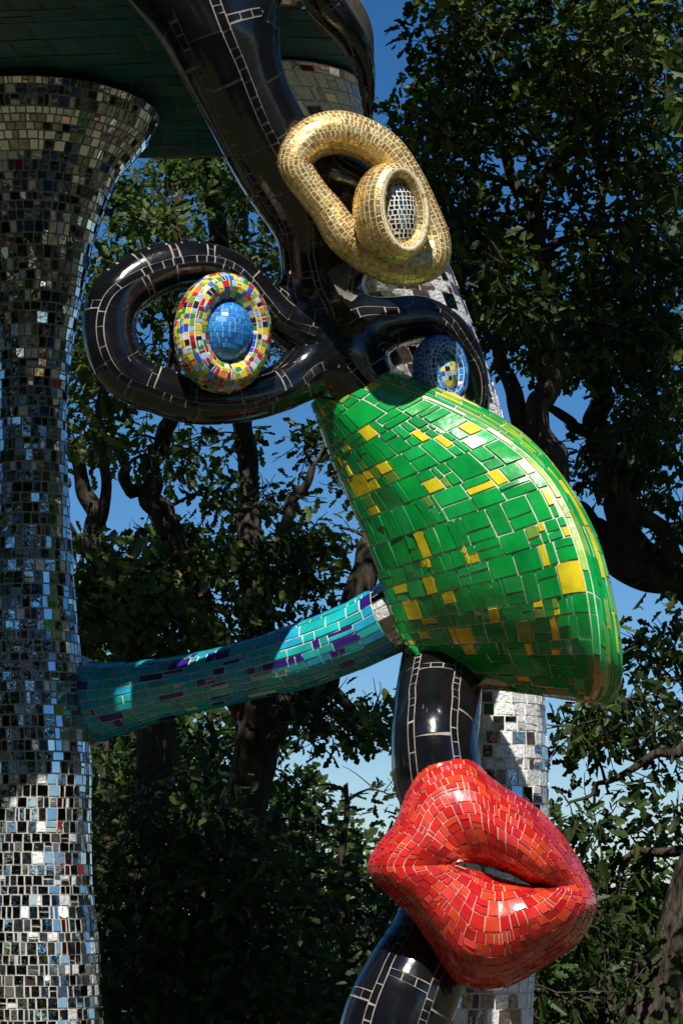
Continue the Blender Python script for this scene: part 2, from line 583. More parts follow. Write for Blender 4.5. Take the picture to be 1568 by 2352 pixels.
def finish_tiles():
    # what the camera can see of each tile
    V, Fc, o = [], [], 0
    for v, f in BASES:
        V.append(v)
        Fc += [tuple(i + o for i in q) for q in f]
        o += len(v)
    bvh = BVHTree.FromPolygons(np.concatenate(V).tolist(), Fc)
    camv = Vector(CAM)
    groups = {}
    for T in TILES:
        d = CAM - T['cen']
        L = np.linalg.norm(d, axis=1)
        cosv = (d * T['nor']).sum(1) / L
        x, y = proj(T['cen'])
        vis = (cosv > 0.04) & (x > -10) & (x < 1578) & (y > -10) & (y < 2362)
        score = np.where(vis, T['area'] * np.maximum(cosv, 0) / L ** 2, 0)
        for i in np.where(vis)[0]:
            p = Vector(T['cen'][i] + T['nor'][i] * 0.03)
            dv = camv - p
            if bvh.ray_cast(p, dv.normalized(), dv.length)[0] is not None:
                score[i] = 0
        key = T['part'].name
        for i in range(len(score)):
            groups.setdefault(key, []).append((score[i], T, i))
    for key, L in groups.items():
        part = L[0][1]['part']
        off = np.array(part.matrix_world.translation) if part.parent is None else np.array(part.parent.location)
        if part.parent is not None and part.parent.parent is not None:
            off = off + np.array(part.parent.parent.location)
        L.sort(key=lambda t: -t[0])
        lim = L[0][1]['limit']
        single = [t for t in L[:lim] if t[0] > 0]
        rest = L[len(single):]
        for sc, T, i in single:
            me = bpy.data.meshes.new('tile')
            Fc = T['F']
            me = np_mesh('tile', T['V'][i] - off, Fc.ravel(), np.arange(len(Fc)) * 4, np.full(len(Fc), 4))
            sm = np.zeros(len(Fc), bool)
            sm[:T['ntop']] = True
            me.polygons.foreach_set('use_smooth', sm)
            nm = T['name'](T['mats'][T['mi'][i]]) if callable(T['name']) else T['name']
            link_mesh(nm, me, part, G[T['mats'][T['mi'][i]]])
        if rest:
            Vs, Fs, Ms, Sm, o = [], [], [], [], 0
            names = []
            for sc, T, i in rest:
                k = T['mats'][T['mi'][i]]
                if k not in names:
                    names.append(k)
                Vs.append(T['V'][i])
                Fs.append(T['F'] + o)
                Ms.append(np.full(len(T['F']), names.index(k)))
                s_ = np.zeros(len(T['F']), bool)
                s_[:T['ntop']] = True
                Sm.append(s_)
                o += len(T['V'][i])
            V = np.concatenate(Vs) - off
            Fc = np.concatenate(Fs)
            me = np_mesh('tiles', V, Fc.ravel(), np.arange(len(Fc)) * 4, np.full(len(Fc), 4))
            for k in names:
                me.materials.append(G[k])
            me.polygons.foreach_set('material_index', np.concatenate(Ms).astype(np.int32))
            me.polygons.foreach_set('use_smooth', np.concatenate(Sm))
            ob = link_mesh('further_tiles', me, part)
            ob['kind'] = 'stuff'


def body(S, name, parent, m, mu=1, mv=1, inset=0.0, cap=True):
    V, Fc = S.base_mesh(name, mu, mv, cap, inset)
    BASES.append((V, Fc))
    off = np.array(parent.location)
    if parent.parent is not None:
        off = off + np.array(parent.parent.location)
    me = bpy.data.meshes.new(name)
    me.from_pydata((V - off).tolist(), [], Fc)
    me.polygons.foreach_set('use_smooth', np.ones(len(me.polygons), bool))
    return link_mesh(name, me, parent, m)


# ================================================================== LARGE STRUCTURE
# ---- ground and far hills
def ground():
    n = 60
    r = np.concatenate([[0], np.geomspace(2, 4000, n)])
    a = np.linspace(0, 2 * np.pi, 72, endpoint=False)
    V = [(0, 8, 0)]
    for k in r[1:]:
        for t in a:
            V.append((k * math.cos(t), 8 + k * math.sin(t), -0.00004 * k * k * 0.3 if k > 60 else 0.04 * math.sin(k * 1.7 + 3 * t) * min(1, k / 6)))
    Fc = []
    m = len(a)
    for j in range(m):
        Fc.append((0, 1 + j, 1 + (j + 1) % m))
    for i in range(n - 1):
        for j in range(m):
            p, q = 1 + i * m + j, 1 + i * m + (j + 1) % m
            Fc.append((p, p + m, q + m, q))
    me = bpy.data.meshes.new('ground')
    me.from_pydata(V, [], Fc)
    me.polygons.foreach_set('use_smooth', np.ones(len(me.polygons), bool))
    o = link_mesh('ground', me, None, mat('ground', (0.040, 0.055, 0.020), rough=0.95, vscale=1.2, col2=(0.085, 0.068, 0.040), bump=0.02, bscale=8))
    o['kind'] = 'structure'


ground()

# ---- canopy slab on the two mirrored columns
H = 4.98
plan = catmull([(-0.14, 8.74), (0.04, 9.1), (0.12, 9.5), (0.11, 9.95), (-0.05, 10.35), (-0.5, 10.62), (-1.3, 10.62), (-2.3, 10.5),
                (-3.2, 10.0), (-3.5, 9.0), (-3.1, 7.9), (-2.2, 7.3), (-1.45, 7.35), (-0.95, 7.95), (-0.62, 8.52), (-0.36, 8.68)], 160, True)[:-1]
canopy = thing('canopy', 'dark teal tiled canopy slab resting on the two mirrored columns', 'canopy', (-1.4, 9.0, H))


def inside(px, py, poly):
    x, y = np.asarray(px), np.asarray(py)
    res = np.zeros(x.shape, bool)
    j = len(poly) - 1
    for i in range(len(poly)):
        xi, yi = poly[i]
        xj, yj = poly[j]
        cnd = ((yi > y) != (yj > y)) & (x < (xj - xi) * (y - yi) / (yj - yi + 1e-12) + xi)
        res ^= cnd
        j = i
    return res


def canopy_body():
    c = plan.mean(0)
    prof = [(0.0, 0.0), (0.985, 0.0), (0.997, 0.02), (1.005, 0.08), (1.005, 0.2), (0.98, 0.27), (0.0, 0.33)]
    V, Fc = [], []
    m = len(plan)
    V.append((c[0], c[1], H))
    for s, z in prof[1:-1]:
        for p in plan:
            q = c + (p - c) * s
            V.append((q[0], q[1], H + z))
    V.append((c[0], c[1], H + 0.33))
    for j in range(m):
        Fc.append((0, 1 + (j + 1) % m, 1 + j))
    for i in range(len(prof) - 3):
        for j in range(m):
            p, q = 1 + i * m + j, 1 + i * m + (j + 1) % m
            Fc.append((p, q, q + m, p + m))
    b0 = 1 + (len(prof) - 3) * m
    for j in range(m):
        Fc.append((b0 + j, b0 + (j + 1) % m, len(V) - 1))
    V = np.array(V)
    BASES.append((V, Fc))
    me = bpy.data.meshes.new('slab')
    me.from_pydata((V - np.array(canopy.location)).tolist(), [], Fc)
    return link_mesh('slab', me, canopy, GROUT_BROWN)


slab = canopy_body()
gx, gy = np.meshgrid(np.linspace(-3.6, 0.3, 80), np.linspace(7.0, 10.8, 80), indexing='ij')
Sc = Surf(np.stack([gx, gy, np.full_like(gx, H)], -1), pv=False, center=(-1.4, 9, H + 5))
cc = plan.mean(0)
plan_in = cc + (plan - cc) * 0.965
# lay in gently crooked courses
warp = 0.06 * np.sin(gy * 2.1) + 0.03 * np.sin(gx * 5)
Sc.P[..., 0] += warp
Sc.P[..., 1] += 0.05 * np.sin(gx * 2.7)
tiles(Sc, lay(Sc, 'v', 0.15, 0.19, split=0.3, fine=0.05, seed=4), 0.008, slab, 'canopy_tile', ['slab1', 'slab2', 'slab3'], [5, 4, 1.0], None,
      h=0.004, tilt=0.008, seg=0.5, seed=5, keep=lambda P, u, v: inside(P[:, 0], P[:, 1], plan_in), limit=300)


# ---- mirrored columns
def mirror_name(k):
    return {'mirr': 'red_tile', 'mirb': 'blue_tile', 'mir5': 'rose_tile'}.get(k, 'mirror_tile')


def column_surface(pts, **kw):
    return tube(pts, n=260, nv=65, level=True, **kw)


LC = [(85, 268, 292), (85, 285, 280), (85, 320, 262), (85, 350, 235), (85, 400, 195), (85, 450, 170), (85, 500, 153), (85, 565, 130),
      (85, 630, 117), (83, 700, 104), (80, 780, 91), (78, 850, 83), (75, 950, 78), (75, 1100, 82), (75, 1300, 93), (78, 1480, 105), (82, 1600, 113),
      (90, 1750, 118), (88, 1900, 119), (88, 2050, 124), (90, 2130, 132), (92, 2250, 136), (95, 2400, 142), (98, 2550, 150), (100, 2750, 165)]
SL = column_surface([(x, y, 9.9, r) for x, y, r in LC])
baseL = at(100, 2750, 9.9)
left_column = thing('mirrored_column', 'tall flared mirrored column at the left, under the canopy and beside the turquoise arm', 'column',
                    (float(baseL[0]), 9.9, float(baseL[2])), 'mirrored columns under the canopy')
shaftL = body(SL, 'shaft', left_column, GROUT_GREY, mv=2, inset=0.001)
tiles(SL, lay(SL, 'u', 0.044, 0.035, hv=0.25, lv=0.35, split=0.12, seed=21), 0.0068, shaftL, mirror_name,
      ['mir1', 'mir2', 'mir3', 'mir4', 'mir5', 'mirr', 'mirb'], [9, 1.8, 5, 1.0, 0.2, 0.07, 0.10], None, h=0.003, tilt=0.026, seg=0.2, seed=22)

RC = [(640, 205, 206, 9.62), (655, 228, 190, 9.66), (682, 270, 178, 9.72), (725, 335, 158, 9.8), (780, 430, 144, 9.9), (845, 535, 137, 10.0), (903, 620, 134, 10.06), (950, 720, 126, 10.11), (993, 820, 118),
      (1030, 920, 114), (1063, 1050, 110), (1092, 1200, 112), (1118, 1400, 115), (1130, 1600, 118), (1135, 1750, 120), (1133, 1900, 122),
      (1119, 2100, 120), (1104, 2260, 119), (1100, 2400, 120), (1098, 2700, 130)]
SR = column_surface([(q[0], q[1], q[3] if len(q) > 3 else 10.15, q[2]) for q in RC])
baseR = at(1098, 2700, 10.15)
rear_column = thing('mirrored_column', 'leaning mirrored column behind the red lips and green nose', 'column',
                    (float(baseR[0]), 10.15, float(baseR[2])), 'mirrored columns under the canopy')
shaftR = body(SR, 'shaft', rear_column, GROUT_WHITE, mv=2, inset=0.001)
tiles(SR, lay(SR, 'u', 0.064, 0.055, hv=0.3, lv=0.4, split=0.25, seed=31), 0.0075, shaftR, mirror_name,
      ['mir1', 'mir2', 'mir3', 'mir4', 'mir5', 'mirr'], [1.0, 2.0, 0.8, 10, 2.2, 0.06], None, h=0.003, tilt=0.045, seg=0.2, seed=32)

# ---- turquoise arm between the columns
ARM = [(150, 1618, 122), (185, 1616, 108), (213, 1613, 96), (245, 1608, 87), (285, 1601, 80), (345, 1589, 72), (430, 1572, 66), (570, 1540, 67), (690, 1507, 74),
       (800, 1466, 76), (880, 1428, 80), (930, 1402, 86), (985, 1372, 98)]
AY = lambda x: np.interp(x, [150, 500, 990], [10.06, 9.60, 9.18])
SA = tube([(x, y, float(AY(x)), r) for x, y, r in ARM], n=200, nv=65)
a0 = SA.C[0]
arm = thing('mosaic_arm', 'turquoise and navy mosaic arm joining the left mirrored column to the rear one', 'sculpture arm', tuple(float(t) for t in a0))
armb = body(SA, 'shaft', arm, GROUT_PALE, mv=2, inset=0.001)
sx, _ = proj(SA.C)
uu = np.linspace(0, 1, len(sx))
u_l, u_r = float(np.interp(226, sx, uu)), float(np.interp(896, sx, uu))


def teal_name(k):
    return {'navy': 'navy_tile', 'cyan': 'blue_tile', 'maroon': 'maroon_tile'}.get(k, 'turquoise_tile')


tiles(SA, lay(SA, 'v', 0.040, 0.080, u=(u_l, u_r), hv=0.45, lv=0.6, split=0.22, tall=1.8, seed=41), 0.0075, armb, teal_name,
      ['teal1', 'teal2', 'cyan', 'navy', 'maroon'], [5, 3.5, 4.5, 2.3, 0.15], None, h=0.0035, tilt=0.02, seg=0.03, seed=42)
for rng_u, sd in (((0.0, u_l), 43), ((u_r, 1.0), 44)):
    tiles(SA, lay(SA, 'u', 0.055, 0.05, u=rng_u, split=0.2, seed=sd), 0.006, armb, 'mirror_tile', ['mir1', 'mir2', 'mir3', 'mir4'], [1, 3, 1, 4], None,
          h=0.003, tilt=0.04, seg=0.2, seed=sd)

# ================================================================== THE TOTEM
tb = at(890, 2480, 9.0)
totem = thing('totem_sculpture', 'glossy black totem with mosaic eyes, green nose and red lips in front of the canopy', 'sculpture',
              tuple(float(t) for t in tb))

# ---- black body: a set of tubes melted into one skin
NECK = [(428, -130, 8.42, 125), (455, -40, 8.42, 118), (497, 90, 8.45, 108), (552, 205, 8.52, 106), (612, 325, 8.62, 102), (662, 430, 8.72, 88), (696, 520, 8.8, 68),
        (710, 600, 8.86, 60), (724, 690, 8.92, 62), (750, 770, 8.95, 66), (800, 850, 8.97, 74), (880, 950, 9.0, 70)]
LOOP = [(770, 800, 8.95, 60), (705, 765, 8.9, 52), (650, 738, 8.86, 48), (600, 690, 8.82, 47), (530, 625, 8.78, 50), (440, 606, 8.74, 57), (345, 627, 8.7, 64), (268, 684, 8.67, 68),
        (252, 768, 8.66, 66), (286, 852, 8.68, 64), (360, 893, 8.7, 60), (450, 922, 8.73, 56), (560, 917, 8.78, 55), (650, 888, 8.84, 58), (715, 845, 8.9, 58), (790, 815, 8.95, 62)]
BROW = [(790, 790, 8.95, 62), (850, 750, 8.95, 55), (910, 738, 8.97, 55), (965, 733, 9.0, 52), (1020, 755, 9.03, 45), (1062, 800, 9.07, 38), (1086, 860, 9.1, 32), (1096, 930, 9.13, 26),
        (1070, 1000, 9.16, 30), (1000, 1010, 9.16, 34), (930, 950, 9.1, 40)]
CURL = [(555, 75, 8.48, 74), (588, -2, 8.46, 52), (640, -78, 8.5, 46), (700, -72, 8.56, 46), (742, 3, 8.64, 43), (783, 55, 8.7, 37), (815, 102, 8.78, 31), (834, 150, 8.86, 25),
        (841, 200, 8.94, 19), (845, 245, 9.0, 12), (846, 280, 9.05, 6)]
EYEB = [(650, 370, 8.74, 76), (735, 395, 8.78, 78), (800, 430, 8.8, 78), (830, 500, 8.83, 72), (810, 570, 8.86, 52), (765, 650, 8.9, 50)]
LNECK = [(1010, 1380, 9.42, 60), (1010, 1450, 9.36, 74), (1012, 1535, 9.22, 92), (1002, 1640, 9.08, 98), (997, 1710, 8.98, 97), (1006, 1790, 8.98, 100), (1025, 1870, 9.06, 88), (978, 1970, 9.15, 62),
         (990, 2060, 9.15, 64), (992, 2160, 9.08, 98), (945, 2260, 9.0, 112), (905, 2360, 8.98, 119), (885, 2500, 9.0, 125)]
STUB = [(500, 60, 8.46, 96), (420, -5, 8.42, 92), (350, -60, 8.4, 84), (280, -120, 8.4, 80)]
STRANDS = [NECK, LOOP, BROW, CURL, EYEB, LNECK, STUB]
LOOP[2:-2] = [(x, y, Y, q * 0.93) for x, y, Y, q in LOOP[2:-2]]
TUBES = [tube(p, n=150, nv=49) for p in STRANDS]
CAPS = []
for k, S in enumerate(TUBES):
    step = 3
    C, R = S.C[::step], S.R[::step]
    CAPS.append((C[:-1], C[1:], R[:-1], R[1:]))


def sd_strand(X, k):
    A, B, ra, rb = CAPS[k]
    d = np.full(len(X), 1e9)
    for a, b, r0, r1 in zip(A, B, ra, rb):
        ab = b - a
        t = np.clip(((X - a) @ ab) / (ab @ ab), 0, 1)
        dd = np.linalg.norm(X - a - t[:, None] * ab, axis=1) - (r0 + (r1 - r0) * t)
        np.minimum(d, dd, out=d)
    return d


def sd_all(X, k_=0.045):
    D = np.stack([sd_strand(X, k) for k in range(len(CAPS))])
    m = D.min(0)
    return m - k_ * np.log(np.exp(-(D - m) / k_).sum(0)), D


def project_sd(X, it=3):
    for _ in range(it):
        d, _D = sd_all(X)
        g = np.zeros_like(X)
        e = 0.004
        for ax in range(3):
            Xp = X.copy()
            Xp[:, ax] += e
            g[:, ax] = (sd_all(Xp)[0] - d) / e
        g /= np.maximum((g ** 2).sum(1, keepdims=True), 1e-4)
        X = X - np.clip(d[:, None], -0.05, 0.05) * g
    return X


def black_body():
    V, Fc, o = [], [], 0
    for S in TUBES:
        v, f = S.base_mesh('t', 1, 2)
        v = v + 0.0
        V.append(v)
        Fc += [tuple(i + o for i in q) for q in f]
        o += len(v)
    me = bpy.data.meshes.new('raw')
    me.from_pydata(np.concatenate(V).tolist(), [], Fc)
    ob = bpy.data.objects.new('raw', me)
    COL.objects.link(ob)
    md = ob.modifiers.new('r', 'REMESH')
    md.mode = 'VOXEL'
    md.voxel_size = 0.014
    dg = bpy.context.evaluated_depsgraph_get()
    me2 = bpy.data.meshes.new_from_object(ob.evaluated_get(dg))
    bpy.data.objects.remove(ob)
    X = np.zeros(len(me2.vertices) * 3, np.float32)
    me2.vertices.foreach_get('co', X)
    X = project_sd(X.reshape(-1, 3).astype(float), 3)
    faces = [tuple(p.vertices) for p in me2.polygons]
    BASES.append((X, faces))
    me2.vertices.foreach_set('co', (X - tb).astype(np.float32).ravel())
    me2.polygons.foreach_set('use_smooth', np.ones(len(me2.polygons), bool))
    me2.materials.clear()
    me2.update()
    me2.name = 'body'
    return link_mesh('body', me2, totem, GROUT_DARK)


bodyo = black_body()

# black pieces: big sheets of enamel between ladders of little ones
LADDERS = [  # (centre angles in degrees, 0 = towards the camera), spacing of the sheets
    ([-12, 42, 150, -120], 0.17), ([14, 75, 150, -70, -140], 0.15), ([-30, 60, 170], 0.15), ([40, -60, 180], 0.16), ([-30, 90, 180], 0.3), ([34, -26, 130, -110], 0.24), ([10, 120, -120], 0.2)]
BLACK = []       # (V, F, ntop flag array, big?)


def black_pieces():
    r = np.random.RandomState(77)
    for k, S in enumerate(TUBES):
        # melt the tube's own grid
        sh = S.P.shape
        flatP = S.P.reshape(-1, 3)
        d0, D = sd_all(flatP)
        own = (D[k] <= D.min(0) + 0.012).reshape(sh[:2])
        X = project_sd(flatP, 3)
        moved = np.linalg.norm(X - flatP, axis=1).reshape(sh[:2])
        P2 = X.reshape(sh)
        P2[:, -1] = P2[:, 0]
        S2 = Surf(P2, pu=False, pv=True, center='v')
        # keep the skin's own outward sense
        S2.N = np.where(((S2.P - S.C[:, None]) * S2.N).sum(-1, keepdims=True) < 0, -S2.N, S2.N)
        angs, space = LADDERS[k]
        vs = sorted([(0.5 + a / 360.0) % 1.0 for a in angs])
        Rm = float(np.mean(S.R))
        lw = 0.026 / (2 * np.pi * Rm)
        ulen = np.concatenate([[0], np.cumsum(np.linalg.norm(np.diff(S.C, axis=0), axis=1))])
        Lt = ulen[-1]
        ut = np.linspace(0, 1, len(ulen))

        def uof(s):
            return float(np.interp(s, ulen, ut))
        cells = []
        for q in range(len(vs)):
            va, vb = vs[q] + lw / 2, vs[(q + 1) % len(vs)] - lw / 2
            if vb < va:
                vb += 1
            # ladder of small tiles centred on vs[q]
            s = 0.0
            while s < Lt - 0.02:
                l = r.uniform(0.026, 0.06) if r.rand() < 0.88 else r.uniform(0.08, 0.16)
                cells.append((uof(s), uof(min(s + l, Lt)), vs[q] - lw / 2, vs[q] + lw / 2, False))
                s += l
            # sheets with cross ladders or plain joints
            s = r.uniform(-0.15, 0.0)
            while s < Lt - 0.01:
                l = space * r.uniform(0.6, 1.35)
                s0, s1 = max(s, 0), min(s + l, Lt)
                if s1 - s0 > 0.02:
                    cells.append((uof(s0), uof(s1), va, vb, True))
                s += l
                if r.rand() < 0.45 and s < Lt - 0.05:
                    wv = (vb - va) * 2 * np.pi * Rm
                    nn = max(2, int(wv / 0.036))
                    e = np.linspace(va, vb, nn + 1)
                    for a_, b_ in zip(e[:-1], e[1:]):
                        cells.append((uof(s), uof(min(s + 0.024, Lt)), a_, b_, False))
                    s += 0.024
        gap = 0.0052
        for (ua, ub, va, vb, big) in cells:
            if ub - ua < 1e-4:
                continue
            um, vm = (ua + ub) / 2, (va + vb) / 2
            Rl = float(np.interp(um, ut, S.R))
            lu = (ub - ua) * Lt
            lv = (vb - va) * 2 * np.pi * Rl
            if lu < gap * 1.5 or lv < gap * 1.5:
                continue
            step = 0.011 if big else 0.014
            a, b = int(np.clip(math.ceil(lu / step), 1, 40)), int(np.clip(math.ceil(lv / step), 1, 40))
            gu, gv = gap / 2 / lu * (ub - ua), gap / 2 / lv * (vb - va)
            s_ = np.linspace(0, 1, a + 1)[:, None]
            t_ = np.linspace(0, 1, b + 1)[None]
            j = r.uniform(-0.5, 0.5, 4) * (1.0 if not big else 3.0)
            U = (ua + gu + gu * (j[0] * (1 - t_) + j[1] * t_)) * (1 - s_) + (ub - gu + gu * (j[2] * (1 - t_) + j[3] * t_)) * s_
            W = (va + gv) * (1 - t_) + (vb - gv) * t_ + 0 * s_
            # wandering seams
            W = W + 0.010 / max(Rl * 6.28, 0.05) * np.sin(U * 23 + k * 1.7)
            Pp, Nn = S2.ev(U, W)
            nu, nv = S.P.shape[:2]
            ii = np.clip(np.rint(U * (nu - 1)).astype(int), 0, nu - 1)
            jj = np.rint((W % 1.0) * (nv - 1)).astype(int)
            ow = own[ii, jj]
            if not ow.any():
                continue
            top = Pp + Nn * (0.0035 if big else 0.003)
            q_ok = ow[:-1, :-1] & ow[1:, :-1] & ow[:-1, 1:] & ow[1:, 1:]
            if not q_ok.any():
                continue
            idx = np.arange((a + 1) * (b + 1)).reshape(a + 1, b + 1)
            quads = np.stack([idx[:-1, :-1], idx[1:, :-1], idx[1:, 1:], idx[:-1, 1:]], -1)[q_ok]
            # orientation
            e1 = top.reshape(-1, 3)[quads[:, 1]] - top.reshape(-1, 3)[quads[:, 0]]
            e2 = top.reshape(-1, 3)[quads[:, 3]] - top.reshape(-1, 3)[quads[:, 0]]
            nq = Nn.reshape(-1, 3)[quads[:, 0]]
            sane = (np.linalg.norm(e1, axis=1) < 0.04) & (np.linalg.norm(e2, axis=1) < 0.04)
            if not sane.any():
                continue
            quads, e1, e2, nq = quads[sane], e1[sane], e2[sane], nq[sane]
            if ((np.cross(e1, e2) * nq).sum(1)).mean() < 0:
                quads = quads[:, ::-1]
            # rim skirts
            ed = np.concatenate([quads[:, [0, 1]], quads[:, [1, 2]], quads[:, [2, 3]], quads[:, [3, 0]]])
            key = {}
            for x, y in ed.tolist():
                if (y, x) in key:
                    del key[(y, x)]
                else:
                    key[(x, y)] = 1
            rimv = sorted({x for e in key for x in e})
            used = np.unique(quads)
            rm = {x: i for i, x in enumerate(used.tolist())}
            tv = top.reshape(-1, 3)[used]
            r1 = {x: len(used) + i for i, x in enumerate(rimv)}
            r2 = {x: len(used) + len(rimv) + i for i, x in enumerate(rimv)}
            rt = top.reshape(-1, 3)[rimv]
            rb = rt - Nn.reshape(-1, 3)[rimv] * 0.009
            Fq = [[rm[x] for x in f] for f in quads.tolist()]
            nt = len(Fq)
            Fq += [[r1[y], r1[x], r2[x], r2[y]] for x, y in key]
            V = np.concatenate([tv, rt, rb])
            cen = tv.mean(0)
            BLACK.append((V, np.array(Fq), nt, cen, Nn.reshape(-1, 3)[used].mean(0), float(len(quads)) * (lu / a) * (lv / b), big))


black_pieces()
for V, Fq, nt, cen, nor, area, big in BLACK:
    TILES.append(dict(part=bodyo, V=V[None], F=Fq, ntop=nt, cen=cen[None], nor=(nor / max(np.linalg.norm(nor), 1e-6))[None], area=np.array([area]),
                      mi=np.array([0]), mats=['black'], name='black_panel' if big else 'black_tile', limit=300))

# where a melt leaves the core wider than a joint it is enamelled black as well
from mathutils.kdtree import KDTree
_pts = np.concatenate([V[:V.shape[0]] for V, *_ in BLACK])
_kd = KDTree(len(_pts))
for _i, _p in enumerate(_pts):
    _kd.insert(_p, _i)
_kd.balance()
bodyo.data.materials.append(G['black'])
_far = np.array([_kd.find(tuple(np.array(v.co) + tb))[2] > 0.0128 for v in bodyo.data.vertices])
bodyo.data.polygons.foreach_set('material_index', np.array([1 if _far[list(p.vertices)].all() else 0 for p in bodyo.data.polygons], np.int32))

# ---- gold eye
GY = lambda x: 8.50 + 0.30 * (np.asarray(x) - 680) / 615
GOLD = [(678, 378, 41), (706, 326, 48), (766, 304, 52), (830, 318, 50), (885, 355, 50), (930, 420, 48), (965, 490, 46), (990, 548, 44), (985, 592, 48), (940, 612, 46), (880, 600, 48),
        (796, 545, 46), (750, 482, 39), (714, 438, 37)]
SG = tube([(x, y, float(GY(x)), r) for x, y, r in GOLD], n=240, nv=49, closed=True)
gold = body(SG, 'gold_eye_frame', totem, GROUT_SAND)
GM, GPROB = ['gold1', 'gold2', 'gold3', 'gold4'], [5, 3.5, 3.0, 0.5]
tiles(SG, lay(SG, 'v', 0.023, 0.019, hv=0.15, lv=0.3, split=0.06, seed=51), 0.0040, gold, 'gold_tile', GM, GPROB, None, h=0.0013, tilt=0.03, seg=0.05, seed=52, skirt=0.004)
SGI = torus(899, 490, 8.46, 64, 96, 25, 58, 33, -9)
gring = body(SGI, 'gold_eye_ring', totem, GROUT_SAND)
tiles(SGI, lay(SGI, 'v', 0.023, 0.019, hv=0.15, lv=0.3, split=0.05, seed=53), 0.0040, gring, 'gold_tile', GM, [4, 4, 2, 1.2], None, h=0.0013, tilt=0.03, seg=0.05, seed=54, skirt=0.004)
SGB = ball(914, 493, 8.46, 56, 90, 40, 33, -9)
gball = body(SGB, 'mirror_eyeball', totem, GROUT_WHITE)
tiles(SGB, lay(SGB, 'u', 0.018, 0.018, hv=0.15, lv=0.2, split=0.05, seed=55), 0.005, gball, 'mirror_tile', ['mirg', 'mir3', 'mir1'], [5, 3, 1], None, h=0.0012, tilt=0.05, seg=0.1, seed=56, skirt=0.003)

# ---- many-coloured left eye
SE = torus(512, 765, 8.60, 82, 107, 35.5, 52, 27, 3)
ering = body(SE, 'coloured_eye_ring', totem, GROUT_WHITE)
CM = ['c_yel', 'c_red', 'c_dred', 'c_grn', 'c_ol', 'c_blu', 'c_lbl', 'c_blk', 'c_org', 'c_wht', 'c_gry']
CPR = [6, 2.2, 1.0, 2.6, 1.4, 1.5, 2.0, 1.6, 1.3, 1.4, 0.7]
CN = {'c_yel': 'yellow_tile', 'c_red': 'red_tile', 'c_dred': 'dark_red_tile', 'c_grn': 'green_tile', 'c_ol': 'olive_tile', 'c_blu': 'blue_tile', 'c_lbl': 'pale_blue_tile',
      'c_blk': 'black_tile', 'c_org': 'orange_tile', 'c_wht': 'white_tile', 'c_gry': 'grey_tile'}
tiles(SE, lay(SE, 'v', 0.0215, 0.021, hv=0.2, lv=0.45, split=0.12, seed=61), 0.0036, ering, lambda k: CN[k], CM, CPR, None, h=0.0025, tilt=0.03, seg=0.06, seed=62, skirt=0.004)
SB = ball(522, 762, 8.58, 62, 72, 52, 26, 3)
eball = body(SB, 'blue_eyeball', totem, GROUT_GREY)
tiles(SB, lay(SB, 'u', 0.019, 0.028, hv=0.1, lv=0.3, split=0.04, seed=63), 0.003, eball, 'blue_tile', ['blue1', 'blue2', 'blue3'], [4, 4, 1.2], None, h=0.0022, tilt=0.03, seg=0.06, seed=64, skirt=0.004)

# ---- blue right eye
SE2 = torus(1011, 852, 8.93, 42, 60, 24, 42, 36, -14)
ering2 = body(SE2, 'blue_eye_ring', totem, GROUT_WHITE)
tiles(SE2, lay(SE2, 'v', 0.018, 0.022, hv=0.2, lv=0.4, split=0.1, seed=65), 0.004, ering2, 'blue_tile', ['blue1', 'blue2', 'blue3', 'blue4'], [4, 3, 4, 1.5], None, h=0.0022, tilt=0.03, seg=0.06, seed=66, skirt=0.004)
SB2 = ball(1018, 857, 8.90, 34, 48, 30, 36, -14)
eball2 = body(SB2, 'coloured_eyeball', totem, GROUT_WHITE)
tiles(SB2, lay(SB2, 'u', 0.020, 0.021, hv=0.15, lv=0.3, split=0.08, seed=67), 0.0035, eball2, lambda k: CN[k], CM, CPR, None, h=0.002, tilt=0.03, seg=0.06, seed=68, skirt=0.004)

# ---- green nose
NOSE = [  # left outline, crest, right outline, depth of the left edge and of the crest
    ((716, 925), (766, 870), (802, 834), 9.00, 8.93), ((736, 985), (880, 884), (905, 852), 9.05, 8.84), ((768, 1070), (1020, 938), (1055, 912), 9.08, 8.75),
    ((804, 1155), (1150, 1012), (1190, 990), 9.08, 8.66), ((840, 1240), (1245, 1098), (1290, 1096), 9.08, 8.58), ((872, 1330), (1302, 1203), (1366, 1230), 9.08, 8.52),
    ((897, 1402), (1336, 1310), (1404, 1365), 9.08, 8.48), ((922, 1462), (1356, 1425), (1423, 1480), 9.07, 8.48), ((955, 1502), (1362, 1508), (1426, 1550), 9.06, 8.53),
    ((1010, 1542), (1364, 1566), (1417, 1588), 9.05, 8.62), ((1080, 1576), (1352, 1606), (1390, 1619), 9.06, 8.78), ((1110, 1560), (1345, 1588), (1376, 1598), 9.05, 8.92),
    ((1130, 1530), (1330, 1545), (1350, 1555), 9.08, 9.05)]


SAG = [0, 0, 0, 0.01, 0.03, 0.08, 0.15, 0.24, 0.32, 0.35, 0.29, 0.1, 0.0]     # how far the flank falls back towards its lower edge


